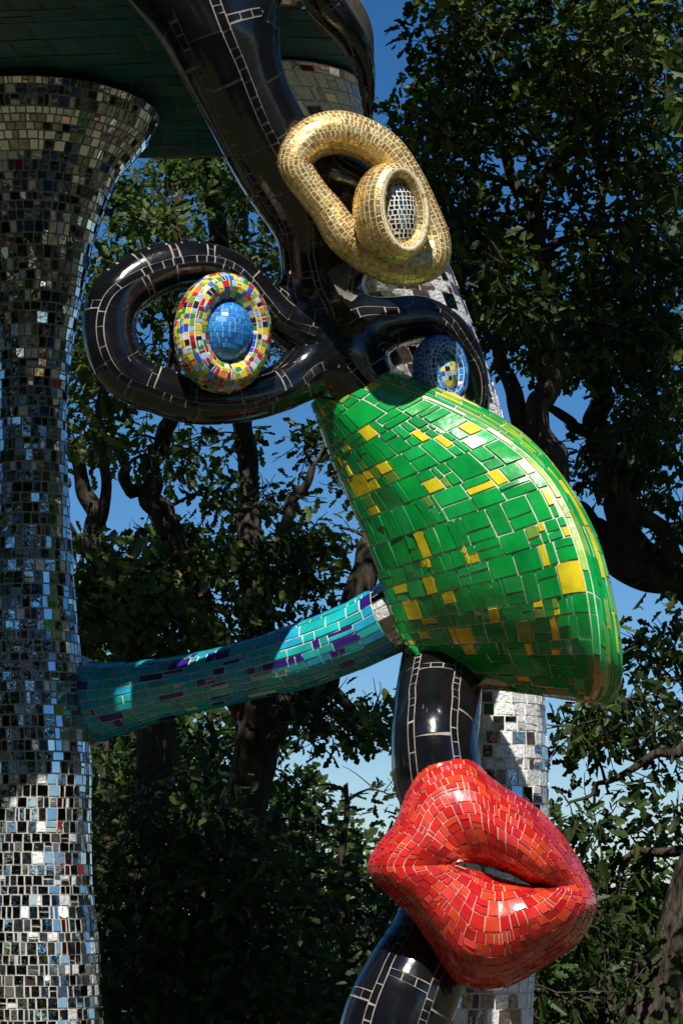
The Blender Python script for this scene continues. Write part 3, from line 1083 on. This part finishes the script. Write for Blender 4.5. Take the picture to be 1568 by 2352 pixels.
def nose_surface():
    rows = []
    for i, (L, K, R, yl, yk) in enumerate(NOSE):
        L, K, R = np.array(L, float), np.array(K, float), np.array(R, float)
        d = yl - yk
        under = max(0, i - 7) / 3.0
        bul = 0.10 * min(1, d / 0.4)
        sg = SAG[i]
        lo = lambda f: L + (K - L) * f
        pts = [(*lo(0.10), yl + 0.17), (*lo(0.0), yl + 0.03), (*lo(0.09), yl - 0.22 * d - 0.2 * bul + 0.5 * sg), (*lo(0.36), yl - 0.58 * d - 0.8 * bul + 0.9 * sg), (*lo(0.72), yl - 0.86 * d - 0.6 * bul + 0.75 * sg),
               (*K, yk), (*(K * 0.3 + R * 0.7), yk + 0.035), (*R, yk + 0.13), (*(R * 0.9 + L * 0.1), yl * 0.5 + yk * 0.5 + 0.1), (*(R * 0.5 + L * 0.5), yl + 0.26)]
        rows.append(pts)
    A = np.array(rows)                                        # (rows, 10, 3)
    A = np.stack([catmull(A[:, j], 150) for j in range(A.shape[1])], 1)
    A = np.stack([catmull(A[i], 101, True) for i in range(len(A))])
    return Surf(at(A[..., 0], A[..., 1], A[..., 2]), pu=False, pv=True, center='v')


SN = nose_surface()
nose = body(SN, 'nose', totem, GROUT_PALE, inset=0.001)


def green_name(k):
    return {'yellow': 'yellow_tile', 'olive': 'olive_tile', 'lime': 'lime_tile'}.get(k, 'green_tile')


tiles(SN, lay(SN, 'u', 0.086, 0.076, v=(0.0, 0.5), hv=0.38, lv=0.55, split=0.42, fine=0.13, tall=1.3, seed=71), 0.008, nose, green_name,
      ['green1', 'green2', 'green3', 'olive', 'yellow'], [5, 3, 3.5, 2.2, 6.0], None, h=0.0045, tilt=0.026, seg=0.035, seed=72, limit=420, spread=0.068)
tiles(SN, lay(SN, 'v', 0.023, 0.14, v=(0.5, 0.74), hv=0.3, lv=0.5, split=0.08, tall=1.5, seed=73), 0.0062, nose, green_name,
      ['green1', 'green3', 'lime', 'olive', 'yellow'], [4, 3.5, 2.2, 1.3, 1.7], None, h=0.003, tilt=0.02, seg=0.035, seed=74, limit=420)
tiles(SN, lay(SN, 'u', 0.08, 0.08, v=(0.74, 1.0), split=0.3, tall=1.4, seed=75), 0.008, nose, green_name, ['green1', 'green2', 'green3', 'olive', 'yellow'], [5, 3, 3, 1, 1], None,
      h=0.0035, tilt=0.012, seg=0.035, seed=76, limit=420)

# ---- red lips
LIPS = [((1046, 1985), (846, 1990)), ((1054, 1976), (866, 1944)), ((1066, 1970), (912, 1885)), ((1080, 1968), (938, 1815)), ((1098, 1970), (985, 1760)), ((1120, 1976), (1070, 1745)),
        ((1150, 1986), (1145, 1803)), ((1180, 1999), (1235, 1860)), ((1208, 2022), (1308, 1945)), ((1240, 2036), (1355, 2035)), ((1212, 2038), (1365, 2090)), ((1185, 2036), (1330, 2160)),
        ((1162, 2030), (1250, 2217)), ((1140, 2024), (1150, 2269)), ((1115, 2016), (1052, 2256)), ((1090, 2006), (986, 2165)), ((1067, 1996), (938, 2098)), ((1052, 1990), (866, 2030))]
BUL = [0.75, 0.8, 0.85, 0.8, 0.85, 0.95, 1.05, 1.1, 1.0, 0.6, 1.0, 1.15, 1.2, 1.1, 1.05, 0.95, 0.85, 0.8]


LEFT = [1, 1, 0.9, 0.6, 0.25, 0, 0, 0, 0.2, 0.5, 0.2, 0, 0, 0, 0.25, 0.6, 0.9, 1]      # no groove at the blunt left corner


def lips_surface():
    rows = []
    for (I, O), b in zip(LIPS, BUL):
        I, O = np.array(I, float), np.array(O, float)
        ym = np.interp(I[0], [1046, 1130, 1215, 1240], [1985, 2004, 2033, 2036])
        I[1] = ym + (I[1] - ym) * 0.5
        row = []
        e = LEFT[len(rows)]
        for f, dy in ((0.2, 0.26), (0.0, 0.05 - 0.20 * e), (0.10, -0.12 - 0.06 * e), (0.40, -0.195), (0.74, -0.15), (0.94, -0.03), (1.0, 0.08), (0.86, 0.25), (0.5, 0.32)):
            p = I + (O - I) * f
            y = 8.82 + (p[0] - 1100) * 0.00035 + dy * b
            row.append((p[0], p[1], y))
        rows.append(row)
    A = np.array(rows)
    A = np.stack([catmull(A[:, j], 181, True) for j in range(A.shape[1])], 1)
    A = np.stack([catmull(A[i], 91, True) for i in range(len(A))])
    return Surf(at(A[..., 0], A[..., 1], A[..., 2]), pu=True, pv=True, center='v')


SLp = lips_surface()
lips = body(SLp, 'lips', totem, GROUT_PINK, inset=0.001)
tiles(SLp, lay(SLp, 'v', 0.043, 0.038, hv=0.25, lv=0.45, split=0.25, tall=1.45, seed=81), 0.0050, lips, 'red_tile', ['red1', 'red2', 'red3', 'red4'], [4, 3, 3, 2.4], None,
      h=0.0035, tilt=0.032, seg=0.03, seed=82)

finish_tiles()

# ================================================================== TREES
BARK = mat('oak_bark', (0.028, 0.022, 0.016), rough=0.95, vscale=16, col2=(0.085, 0.068, 0.050), bump=0.05, bscale=26, spec=0.2)
for _n in BARK.node_tree.nodes:                       # furrows run along the trunk
    if _n.type == 'TEX_NOISE':
        _mp = BARK.node_tree.nodes.new('ShaderNodeMapping')
        _mp.inputs['Scale'].default_value = (1, 1, 0.22)
        _l = _n.inputs['Vector'].links[0].from_socket
        BARK.node_tree.links.new(_l, _mp.inputs['Vector'])
        BARK.node_tree.links.new(_mp.outputs[0], _n.inputs['Vector'])
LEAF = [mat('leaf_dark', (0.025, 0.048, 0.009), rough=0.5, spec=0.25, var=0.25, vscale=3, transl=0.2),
        mat('leaf_mid', (0.054, 0.098, 0.017), rough=0.5, spec=0.3, var=0.25, vscale=3, transl=0.28),
        mat('leaf_light', (0.105, 0.145, 0.030), rough=0.5, spec=0.35, var=0.2, vscale=3, transl=0.32),
        mat('leaf_dry', (0.16, 0.095, 0.035), rough=0.6, var=0.2, vscale=3, transl=0.1)]
half = np.array([(0.06, 0.08), (0.16, 0.20), (0.09, 0.32), (0.25, 0.46), (0.14, 0.58), (0.24, 0.74), (0.12, 0.90)])
LEAF2D = np.array([(0, 0)] + [tuple(p) for p in half] + [(0, 1.0)] + [(-x, y) for x, y in half[::-1]])
LF1 = list(range(0, 9))
LF2 = [0] + list(range(8, 16))


def leaf_cloud(name, centers, counts, rad, size, r, parent, off, mw=(4, 4, 2, 0.25), droop=0.2):
    """one mesh of separate lobed leaves gathered in sprays"""
    n = int(np.sum(counts))
    ci = np.repeat(np.arange(len(centers)), counts)
    C = np.asarray(centers)[ci]
    d = r.normal(0, 1, (n, 3))
    d /= np.linalg.norm(d, axis=1, keepdims=True)
    q = r.rand(n, 1) ** 0.45
    sc = np.asarray(rad)[ci][:, None] if np.ndim(rad) else rad
    P = C + d * q * sc * np.array([1.15, 1.0, 0.75])
    S = size * r.uniform(0.45, 1.35, n)
    # blade direction outward and drooping, face roughly to the light above
    ydir = d * 0.8 + r.normal(0, 0.6, (n, 3)) + np.array([0, 0, -droop])
    ydir /= np.linalg.norm(ydir, axis=1, keepdims=True)
    nz = r.normal(0, 0.62, (n, 3)) + np.array([0.05, -0.35, 0.75])
    nz -= (nz * ydir).sum(1, keepdims=True) * ydir
    nz /= np.linalg.norm(nz, axis=1, keepdims=True)
    xd = np.cross(ydir, nz)
    L = LEAF2D
    fold = np.abs(L[:, 0]) * r.uniform(0.1, 0.5, (n, 1)) - 0.12 * L[:, 1] ** 2
    V = P[:, None] + S[:, None, None] * (L[None, :, 0, None] * xd[:, None] + (L[None, :, 1, None] - 0.4) * ydir[:, None] + fold[..., None] * nz[:, None])
    base = (np.arange(n) * 16)[:, None]
    loops = np.concatenate([base + np.array(LF1), base + np.array(LF2)], 1).ravel()
    me = np_mesh(name, V.reshape(-1, 3) - off, loops, np.arange(2 * n) * 9, np.full(2 * n, 9))
    for m in LEAF:
        me.materials.append(m)
    # colour runs in sprays, with single odd leaves
    cm = r.choice(4, len(centers), p=np.array(mw) / np.sum(mw))
    lm = np.where(r.rand(n) < 0.6, cm[ci], r.choice(4, n, p=np.array(mw) / np.sum(mw)))
    lm = np.where((lm == 3) & (r.rand(n) < 0.7), 1, lm)
    me.polygons.foreach_set('material_index', np.repeat(lm, 2).astype(np.int32))
    return link_mesh(name, me, parent)


def limb_mesh(name, limbs, parent, off, sides=9, r=None):
    V, Fc, o = [], [], 0
    for C, R in limbs:
        k = 5 if R.max() <= 0.03 else (sides if R.max() < 0.09 else 22)
        T = np.gradient(C, axis=0)
        T /= np.maximum(np.linalg.norm(T, axis=1, keepdims=True), 1e-9)
        ref = np.array([0.31, 0.9, 0.3])
        N = ref - (T @ ref)[:, None] * T
        N /= np.linalg.norm(N, axis=1, keepdims=True)
        B = np.cross(T, N)
        a = np.linspace(0, 2 * np.pi, k, endpoint=False)
        rr = R[:, None] * (1 + (0.09 * np.sin(3 * a + C[:, 2:3] * 2.3) + 0.05 * np.sin(5 * a + C[:, 2:3] * 5) + (0.045 * np.sin(9 * a + 1.7 * np.sin(C[:, 2:3] * 6)) + 0.03 * np.sin(C[:, 2:3] * 17 + 4 * a) if k > 9 else 0) if k > 5 else 0 * a))
        P = C[:, None] + rr[..., None] * (np.cos(a)[None, :, None] * N[:, None] + np.sin(a)[None, :, None] * B[:, None])
        n = len(C)
        V.append(P.reshape(-1, 3))
        i = np.arange(n - 1)[:, None] * k
        j = np.arange(k)[None]
        j2 = (j + 1) % k
        f = np.stack([i + j, i + j2, i + k + j2, i + k + j], -1).reshape(-1, 4) + o
        Fc.append(f)
        o += n * k
    V = np.concatenate(V) - off
    Fc = np.concatenate(Fc)
    me = np_mesh(name, V, Fc.ravel(), np.arange(len(Fc)) * 4, np.full(len(Fc), 4), True)
    return link_mesh(name, me, parent, BARK)


def wiggle(C, amp, r):
    n = len(C)
    k = max(3, n // 6)
    w = catmull(r.normal(0, amp, (k, 3)), n)
    env = np.minimum(1, np.arange(n) / 4.0)[:, None]
    return C + w * env


def tree(label, base, limbs, regions, seed, leaf=0.105, per=46, rad=0.27, group='oaks behind the sculpture', mw=(4, 4, 2, 0.25), name='oak_tree', gaps=(), world_limbs=(), cat='tree'):
    """limbs: lists of (px, py, Y, r_m); regions: (px, py, rx, ry, Y0, Y1, count)"""
    r = np.random.RandomState(seed)
    root = thing(name, label, cat, tuple(float(t) for t in base), group)
    off = np.array(root.location)
    LM = []
    for lb in limbs:
        q = catmull(np.array(lb, float), max(14, 14 * len(lb)))
        LM.append((wiggle(at(q[:, 0], q[:, 1], q[:, 2]), 0.018, r), q[:, 3]))
    for lb in world_limbs:
        q = catmull(np.array(lb, float), max(14, 9 * len(lb)))
        LM.append((q[:, :3], q[:, 3]))
    limb_mesh('trunk', LM, root, off)
    skel = np.concatenate([c for c, _ in LM])
    srad = np.concatenate([q for _, q in LM])
    cents = []
    for (px, py, rx, ry, y0, y1, cnt) in regions:
        k = 0
        while k < cnt:
            a, b = r.uniform(-1, 1, 2)
            if a * a + b * b > 1:
                continue
            k += 1
            x, y = px + a * rx, py + b * ry
            if any(((x - gx) / gr) ** 2 + ((y - gy) / (gr * ga)) ** 2 < 1 for gx, gy, gr, ga in gaps):
                continue
            cents.append(at(x, y, r.uniform(y0, y1)))
    cents = np.array(cents)
    # twigs: each spray hangs on a bent twig that leaves the nearest wood
    tw = []
    order = np.argsort([np.linalg.norm(skel - c, axis=1).min() for c in cents])
    pool, prad = [skel], [srad]
    for i in order:
        c = cents[i]
        S_ = np.concatenate(pool)
        R_ = np.concatenate(prad)
        dd = np.linalg.norm(S_ - c, axis=1) + 0.35 * np.maximum(0, S_[:, 2] - c[2])
        j = int(np.argmin(dd))
        s = S_[j]
        L = np.linalg.norm(c - s)
        if L < 0.05:
            continue
        n = max(6, int(L / 0.09))
        t = np.linspace(0, 1, n)[:, None]
        bend = np.array([0, 0, 0.18 * L]) + r.normal(0, 0.08 * L, 3)
        C = s * (1 - t) + c * t + bend * (4 * t * (1 - t)) * 0.6
        C = wiggle(C, 0.02 + 0.015 * L, r)
        r0 = min(R_[j] * 0.7, 0.010 + 0.016 * L)
        R = r0 * (1 - t[:, 0]) + 0.0045 * t[:, 0]
        tw.append((C, R))
        pool.append(C[2:])
        prad.append(R[2:])
        for _ in range(3):
            d = r.normal(0, 1, 3)
            d = d / np.linalg.norm(d) * rad * r.uniform(0.6, 1.1)
            k0 = int(n * r.uniform(0.6, 0.99))
            C2 = C[k0] + np.linspace(0, 1, 6)[:, None] * d
            tw.append((wiggle(C2, 0.015, r), np.linspace(0.005, 0.0022, 6)))
    limb_mesh('branches', tw, root, off, 5)['kind'] = 'stuff'
    cnts = np.maximum(6, (per * r.uniform(0.5, 1.4, len(cents)))).astype(int)
    crown = leaf_cloud('crown', cents, cnts, rad * r.uniform(0.75, 1.25, len(cents)), leaf, r, root, off, mw)
    crown['kind'] = 'stuff'
    return root


GAPS = [(585, 1078, 80, 0.8), (215, 1095, 60, 1.0), (290, 1200, 85, 0.8), (735, 1120, 60, 1.0), (250, 950, 30, 0.8), (805, 1790, 100, 0.85), (660, 1210, 40, 1), (830, 1340, 60, 0.8), (480, 1180, 40, 1), (300, 1060, 50, 1), (640, 1400, 30, 1), (220, 1480, 30, 1), (880, 90, 85, 1.7),
        (460, 470, 30, 0.8), (310, 430, 24, 1)]
gz = lambda px, Y: at(px, 2080, Y) * np.array([1, 1, 0])
tree('oak with pale bare trunk standing just right of the left mirrored column', gz(350, 15.0),
     [[(350, 2950, 15, 0.14), (350, 2300, 15, 0.12), (345, 1800, 15, 0.115), (325, 1560, 15, 0.11), (285, 1440, 15, 0.09), (238, 1310, 15, 0.075), (217, 1215, 15, 0.06), (190, 1110, 15, 0.05), (150, 1030, 15, 0.03)],
      [(217, 1215, 15, 0.05), (252, 1120, 14.9, 0.035), (240, 1010, 14.8, 0.03), (215, 940, 14.8, 0.02)],
      [(238, 1310, 15, 0.05), (180, 1230, 15.2, 0.035), (120, 1120, 15.3, 0.02)]],
     [(300, 1420, 170, 110, 14.2, 16.0, 46), (210, 880, 70, 190, 14.4, 15.6, 20), (240, 1330, 120, 80, 14.6, 15.8, 14), (250, 1050, 110, 90, 14.6, 15.6, 9)], 101, gaps=GAPS, mw=(3, 4, 3, 0.3))
tree('big dark oak with twisted double trunk behind the turquoise arm', gz(548, 16.5),
     [[(540, 3000, 16.5, 0.24), (545, 2400, 16.5, 0.17), (552, 2000, 16.5, 0.15), (565, 1800, 16.5, 0.15), (590, 1660, 16.5, 0.14), (600, 1540, 16.5, 0.13), (590, 1400, 16.6, 0.11), (578, 1230, 16.8, 0.09), (560, 1040, 17, 0.07),
       (540, 800, 17.2, 0.05), (540, 500, 17.4, 0.03)],
      [(590, 1660, 16.5, 0.11), (520, 1540, 16.4, 0.10), (465, 1420, 16.3, 0.09), (420, 1290, 16.2, 0.085), (372, 1190, 16.1, 0.075), (352, 1100, 16.1, 0.065), (374, 1015, 16.1, 0.055), (392, 950, 16, 0.05), (395, 700, 16, 0.04),
       (430, 450, 16, 0.03)],
      [(395, 1205, 16.15, 0.055), (345, 1145, 16.1, 0.05), (300, 1120, 16, 0.042), (285, 1060, 15.9, 0.035), (262, 1000, 15.8, 0.025)],
      [(575, 1720, 16.5, 0.13), (660, 1620, 16.4, 0.12), (740, 1560, 16.4, 0.11), (810, 1420, 16.5, 0.10), (855, 1290, 16.6, 0.09), (930, 1180, 16.8, 0.07)],
      [(590, 1400, 16.6, 0.06), (650, 1300, 16.4, 0.05), (655, 1180, 16.3, 0.04), (720, 1080, 16.3, 0.025)],
      [(560, 1040, 17, 0.07), (500, 500, 16.5, 0.07), (450, -200, 14.5, 0.06), (500, -700, 12.4, 0.05), (520, -900, 11, 0.035), (560, -1050, 10.2, 0.02)],
      [(500, -700, 12.4, 0.04), (800, -750, 11.4, 0.03), (1000, -700, 10.8, 0.015)], [(500, -700, 12.4, 0.04), (150, -900, 11.4, 0.03), (-150, -1000, 10.8, 0.015)],  # unseen limbs, added to carry the shading crown overhead
      [(740, 1560, 16.4, 0.05), (820, 1640, 16.2, 0.035), (880, 1670, 16, 0.02), (930, 1740, 15.9, 0.012)]],
     [(420, 450, 230, 110, 14.5, 18, 48), (520, 1330, 260, 170, 15.5, 18, 62), (680, 1120, 150, 130, 15.5, 18, 22), (420, 1060, 180, 90, 15.6, 18, 16), (560, 700, 300, 180, 16, 18, 40),
      (790, 1650, 110, 55, 15.4, 17, 14), (330, 650, 120, 100, 15, 18, 10), (600, -420, 950, 290, 11, 13.6, 110), (300, -700, 800, 560, 10.0, 12.3, 330)], 102, gaps=GAPS, mw=(5, 4, 1.5, 0.2))  # regions above the frame: unseen foliage added to shade the undergrowth
tree('oak with heavy limb reaching in from the right edge beside the green nose', gz(1760, 14.5),
     [[(1760, 3000, 14.5, 0.28), (1740, 2000, 14.5, 0.24), (1690, 1500, 14.5, 0.2), (1600, 1345, 14.5, 0.13), (1490, 1310, 14.5, 0.11), (1395, 1250, 14.6, 0.085), (1340, 1190, 14.7, 0.06), (1290, 1150, 14.8, 0.03)],
      [(1520, 1318, 14.5, 0.10), (1455, 1250, 14.5, 0.09), (1420, 1195, 14.5, 0.085), (1410, 1110, 14.6, 0.08), (1390, 1050, 14.6, 0.075), (1375, 985, 14.7, 0.07), (1372, 920, 14.7, 0.065), (1383, 850, 14.8, 0.055), (1372, 750, 14.9, 0.05),
       (1366, 650, 15, 0.045), (1385, 480, 15, 0.03), (1400, 300, 15, 0.02)],
      [(1600, 1340, 14.4, 0.08), (1540, 1265, 14.3, 0.06), (1505, 1200, 14.2, 0.052), (1440, 1140, 14.2, 0.045), (1445, 1050, 14.2, 0.035), (1480, 960, 14.2, 0.025)],
      [(1376, 1015, 14.6, 0.04), (1315, 975, 14.5, 0.035), (1255, 932, 14.4, 0.022), (1215, 890, 14.4, 0.012)],
      [(1420, 1150, 14.5, 0.035), (1480, 1080, 14.6, 0.03), (1550, 1040, 14.7, 0.02)]],
     [(1440, 850, 160, 140, 13.6, 16, 30), (1480, 1060, 110, 120, 13.8, 16, 20), (1350, 1080, 90, 110, 14, 16, 13), (1500, 1490, 110, 110, 13.6, 15.6, 12), (1480, 640, 150, 160, 13.6, 16, 31), (1540, 1230, 50, 70, 14, 15, 5), (1990, 900, 300, 700, 12.0, 15.5, 45), (1550, -420, 450, 270, 10.2, 13, 90)], 103,  # foliage beyond the right edge and overhead is unseen, added to shade the background
     gaps=[(1450, 1420, 90, 0.7), (1340, 1180, 75, 1), (1520, 1150, 60, 1.2), (1480, 1215, 60, 1), (1225, 1000, 50, 1.3), (1310, 900, 45, 1), (1300, 1060, 60, 0.8), (1455, 1560, 40, 1)], mw=(6, 3, 1, 0.1))
tree('slim forked oak rising behind the gold eye against the blue sky', gz(1150, 13.2),
     [[(1150, 3000, 13.2, 0.18), (1165, 2000, 13.2, 0.15), (1180, 1600, 13.2, 0.14), (1250, 1280, 13.2, 0.12), (1270, 1085, 13.2, 0.088), (1248, 1020, 13.2, 0.078), (1238, 940, 13.2, 0.066), (1262, 870, 13.2, 0.065), (1266, 800, 13.2, 0.058), (1254, 690, 13.2, 0.052),
       (1244, 590, 13.2, 0.046), (1232, 500, 13.2, 0.042), (1226, 452, 13.2, 0.04)],
      [(1226, 452, 13.2, 0.032), (1175, 420, 13.2, 0.028), (1146, 280, 13.2, 0.024), (1130, 180, 13.2, 0.018), (1100, 40, 13.2, 0.012)],
      [(1226, 452, 13.2, 0.034), (1284, 370, 13.2, 0.030), (1312, 275, 13.2, 0.024), (1350, 120, 13.2, 0.018), (1370, -40, 13.2, 0.01)],
      [(1250, 1025, 13.2, 0.07), (1212, 985, 13.3, 0.06), (1176, 908, 13.3, 0.05), (1150, 830, 13.4, 0.04), (1110, 700, 13.5, 0.03), (1060, 560, 13.6, 0.022), (1010, 400, 13.6, 0.015)],
      [(1244, 590, 13.2, 0.03), (1330, 540, 13.0, 0.024), (1440, 500, 12.8, 0.015)],
      [(1175, 420, 13.2, 0.02), (1090, 380, 13.3, 0.015), (1000, 260, 13.3, 0.010)]],
     [(1060, 170, 130, 190, 12.4, 14.6, 38), (1230, 180, 170, 210, 12.4, 14.8, 37), (1430, 130, 190, 190, 11.8, 14.6, 52), (1000, 420, 110, 170, 12.6, 14.8, 30), (1240, 600, 170, 190, 12.4, 15, 29), (1430, 400, 160, 130, 12.4, 14.6, 23),
      (1180, 760, 130, 130, 12.8, 14.8, 30), (1250, 430, 130, 90, 12.4, 14, 12), (1100, 560, 90, 120, 12.8, 14.6, 16)], 104, gaps=[(875, 110, 60, 2.0), (1225, 500, 50, 1), (1330, 420, 60, 0.8), (1160, 380, 45, 1), (1270, 740, 45, 1), (1290, 300, 40, 1), (1420, 480, 45, 1), (1100, 640, 40, 1), (1040, 330, 34, 1), (1200, 250, 30, 1), (1380, 620, 34, 1), (1170, 880, 45, 1)],
     mw=(4, 4, 2.2, 0.15), leaf=0.095, rad=0.24)
tree('leaning dark oak trunk at the bottom right corner, beyond the lips', gz(1535, 12.2),
     [[(1500, 2900, 12.2, 0.27), (1545, 2352, 12.2, 0.20), (1572, 2200, 12.2, 0.18), (1622, 2050, 12.2, 0.17), (1700, 1850, 12.2, 0.16), (1760, 1600, 12.2, 0.14)],
      [(1700, 1850, 12.2, 0.06), (1600, 1730, 12.4, 0.035), (1500, 1720, 12.6, 0.025), (1400, 1790, 12.8, 0.014), (1320, 1830, 12.9, 0.008)],
      [(1650, 1990, 12.2, 0.05), (1560, 1950, 12.5, 0.03), (1460, 1960, 12.8, 0.02), (1370, 2000, 13, 0.01)]],
     [(1480, 1650, 130, 75, 12.2, 14, 12), (1330, 1690, 80, 75, 12.6, 14, 9), (1310, 1860, 50, 90, 12.6, 13.8, 5), (1450, 1930, 110, 50, 12.4, 13.8, 5), (1390, 2010, 110, 40, 12.4, 13.8, 6), (1530, 1830, 50, 100, 12.2, 13.6, 4), (1820, 300, 210, 800, 7.8, 10.2, 110)], 105,  # rightmost leaf mass is out of view, added to shade the leaning trunk
     gaps=[(1350, 1790, 45, 0.8), (1430, 1830, 45, 0.9)], mw=(8, 2, 0.6, 0.0), per=36, leaf=0.09, rad=0.22)

# undergrowth: each shrub its own plant
shrubs = [(1390, 2260, 12.9, 0.8, 'dark shrub at the bottom edge between the lips and the leaning trunk', 40), (330, 2000, 13.6, 1.0, 'leafy shrub in deep shade between the left mirrored column and the oak trunks', 46), (480, 2230, 13.4, 0.9, 'low dark shrub at the bottom edge, left of the black coil', 40), (330, 2130, 17.8, 1.3, 'dark shrub in the shade beside the left mirrored column', 40), (700, 2180, 15.4, 1.0, 'shaded shrub between the oak trunk and the black coil', 40), (790, 1980, 18.5, 1.2, 'leafy shrub under the sky gap, left of the red lips', 36),
          (480, 1850, 19.5, 1.5, 'tall dark shrub behind the big oak trunk below the turquoise arm', 52), (1330, 2230, 17.0, 1.1, 'green shrub right of the lips, near the leaning trunk', 40), (1470, 2190, 21.0, 1.1, 'sunlit pale green shrub far behind the leaning trunk', 40),
          (250, 1800, 18.5, 1.2, 'dim shrub directly under the left end of the turquoise arm', 40)]
for i, (px, py, Y, sz, lab, cnt) in enumerate(shrubs):
    s = sz * F / Y
    tree(lab, gz(px, Y), [[(px, 2700, Y, 0.05), (px + 10, 2300, Y, 0.04), (px - 5, py, Y, 0.03), (px + 8, py - s * 0.5, Y, 0.015)], [(px, 2350, Y, 0.03), (px + s * 0.4, py, Y, 0.02)], [(px, 2350, Y, 0.03), (px - s * 0.4, py, Y, 0.02)]],
         [(px, py + 60, s * 0.75, 260, Y - 0.9, Y + 0.9, cnt)], 200 + i, per=50, rad=0.32, leaf=0.1, group='shrubs in the undergrowth', name='shrub', mw=(1, 0.25, 0.0, 0.0) if i not in (5, 8, 7) else (4, 4, 1.5, 0.1), gaps=[(805, 1790, 100, 0.85)], cat='shrub')  # most shrubs get dark leaves: deep shade put into the leaf colour

# oaks round the clearing: what the mirrors show
ring = [(-104, 15, 'broad oak beside the left mirrored column, outside the picture'), (-84, 15, 'broad oak far left of the canopy, seen only in the mirror tiles'), (-66, 16, 'broad oak left of the clearing, seen only in the mirror tiles'),
        (-47, 17, 'broad oak left of and behind the viewpoint, seen only in the mirror tiles'), (-29, 18, 'tall oak behind the viewpoint on the left, seen only in the mirror tiles'), (-12, 18, 'tall oak straight behind the viewpoint, seen only in the mirror tiles'),
        (6, 18, 'oak behind the viewpoint a little to the right, seen only in the mirror tiles'), (24, 17, 'broad oak behind and right of the viewpoint, seen only in the mirror tiles'),
        (78, 14, 'broad oak right of the clearing, seen only in the mirror tiles'), (97, 14, 'broad oak at the right, beyond the clearing and outside the picture')]
ring = [(-0.5 + d * math.sin(math.radians(a)), 9.5 - d * math.cos(math.radians(a)), lab) for a, d, lab in ring]
for i, (X, Y, lab) in enumerate(ring):
    r = np.random.RandomState(300 + i)
    root = thing('oak_tree', lab, 'tree', (X, Y, 0), 'oaks round the clearing')
    off = np.array([X, Y, 0.0])
    hgt = r.uniform(13.0, 15.0)
    LMB = []
    q = catmull(np.array([(X, Y, -0.2, 0.3), (X + 0.1, Y, 2.5, 0.22), (X - 0.1, Y + 0.1, 6, 0.15), (X, Y, hgt, 0.04)]), 40)
    LMB.append((q[:, :3], q[:, 3]))
    cents = []
    for k in range(190):
        a, z = r.uniform(0, 6.28), r.uniform(0.9, hgt)
        rad = 3.5 * math.sqrt(r.rand()) * (0.68 + 0.32 * math.sin(min(1, (z - 1) / (hgt - 1)) * math.pi))
        cents.append((X + rad * math.cos(a), Y + rad * math.sin(a), z))
    cents = np.array(cents)
    for c in cents[::3]:
        s0 = np.array([X, Y, max(1.2, c[2] - 1.2)])
        t = np.linspace(0, 1, 8)[:, None]
        LMB.append((s0 * (1 - t) + c * t, np.linspace(0.07, 0.012, 8)))
    limb_mesh('trunk', LMB, root, off)
    cr = leaf_cloud('crown', cents, np.full(len(cents), 42), 0.8, 0.42, r, root, off, (5, 4, 1, 0.1))
    cr['kind'] = 'stuff'

# the wood that closes the view far behind
def far_wood(name, label, px0, px1, top, Y0, Y1, n, seed, mw):
    r = np.random.RandomState(seed)
    px = r.uniform(px0, px1, n)
    Y = r.uniform(Y0, Y1, n)
    c = at(px, 2080, Y)
    tz = at(px, np.interp(px, [p for p, _ in top], [q for _, q in top]), Y)[:, 2]
    c[:, 2] = tz * r.rand(n) ** 0.7
    o = leaf_cloud(name, c, np.full(n, 26), 0.6, 0.17, r, None, np.zeros(3), mw)
    o['kind'] = 'stuff'
    o['label'] = label


far_wood('wood', 'dense dark wood behind the oaks at the left', -300, 760, [(-300, 1500), (500, 1560), (600, 1750), (690, 1900), (760, 1960)], 21, 25, 420, 401, (6, 3, 0.5, 0))
far_wood('hedgerow', 'low sunlit bushes on the skyline right of the lips', 640, 2000, [(640, 1930), (900, 1960), (1200, 2060), (1400, 2095), (2000, 2060)], 27, 32, 330, 402, (4, 4, 2, 0))
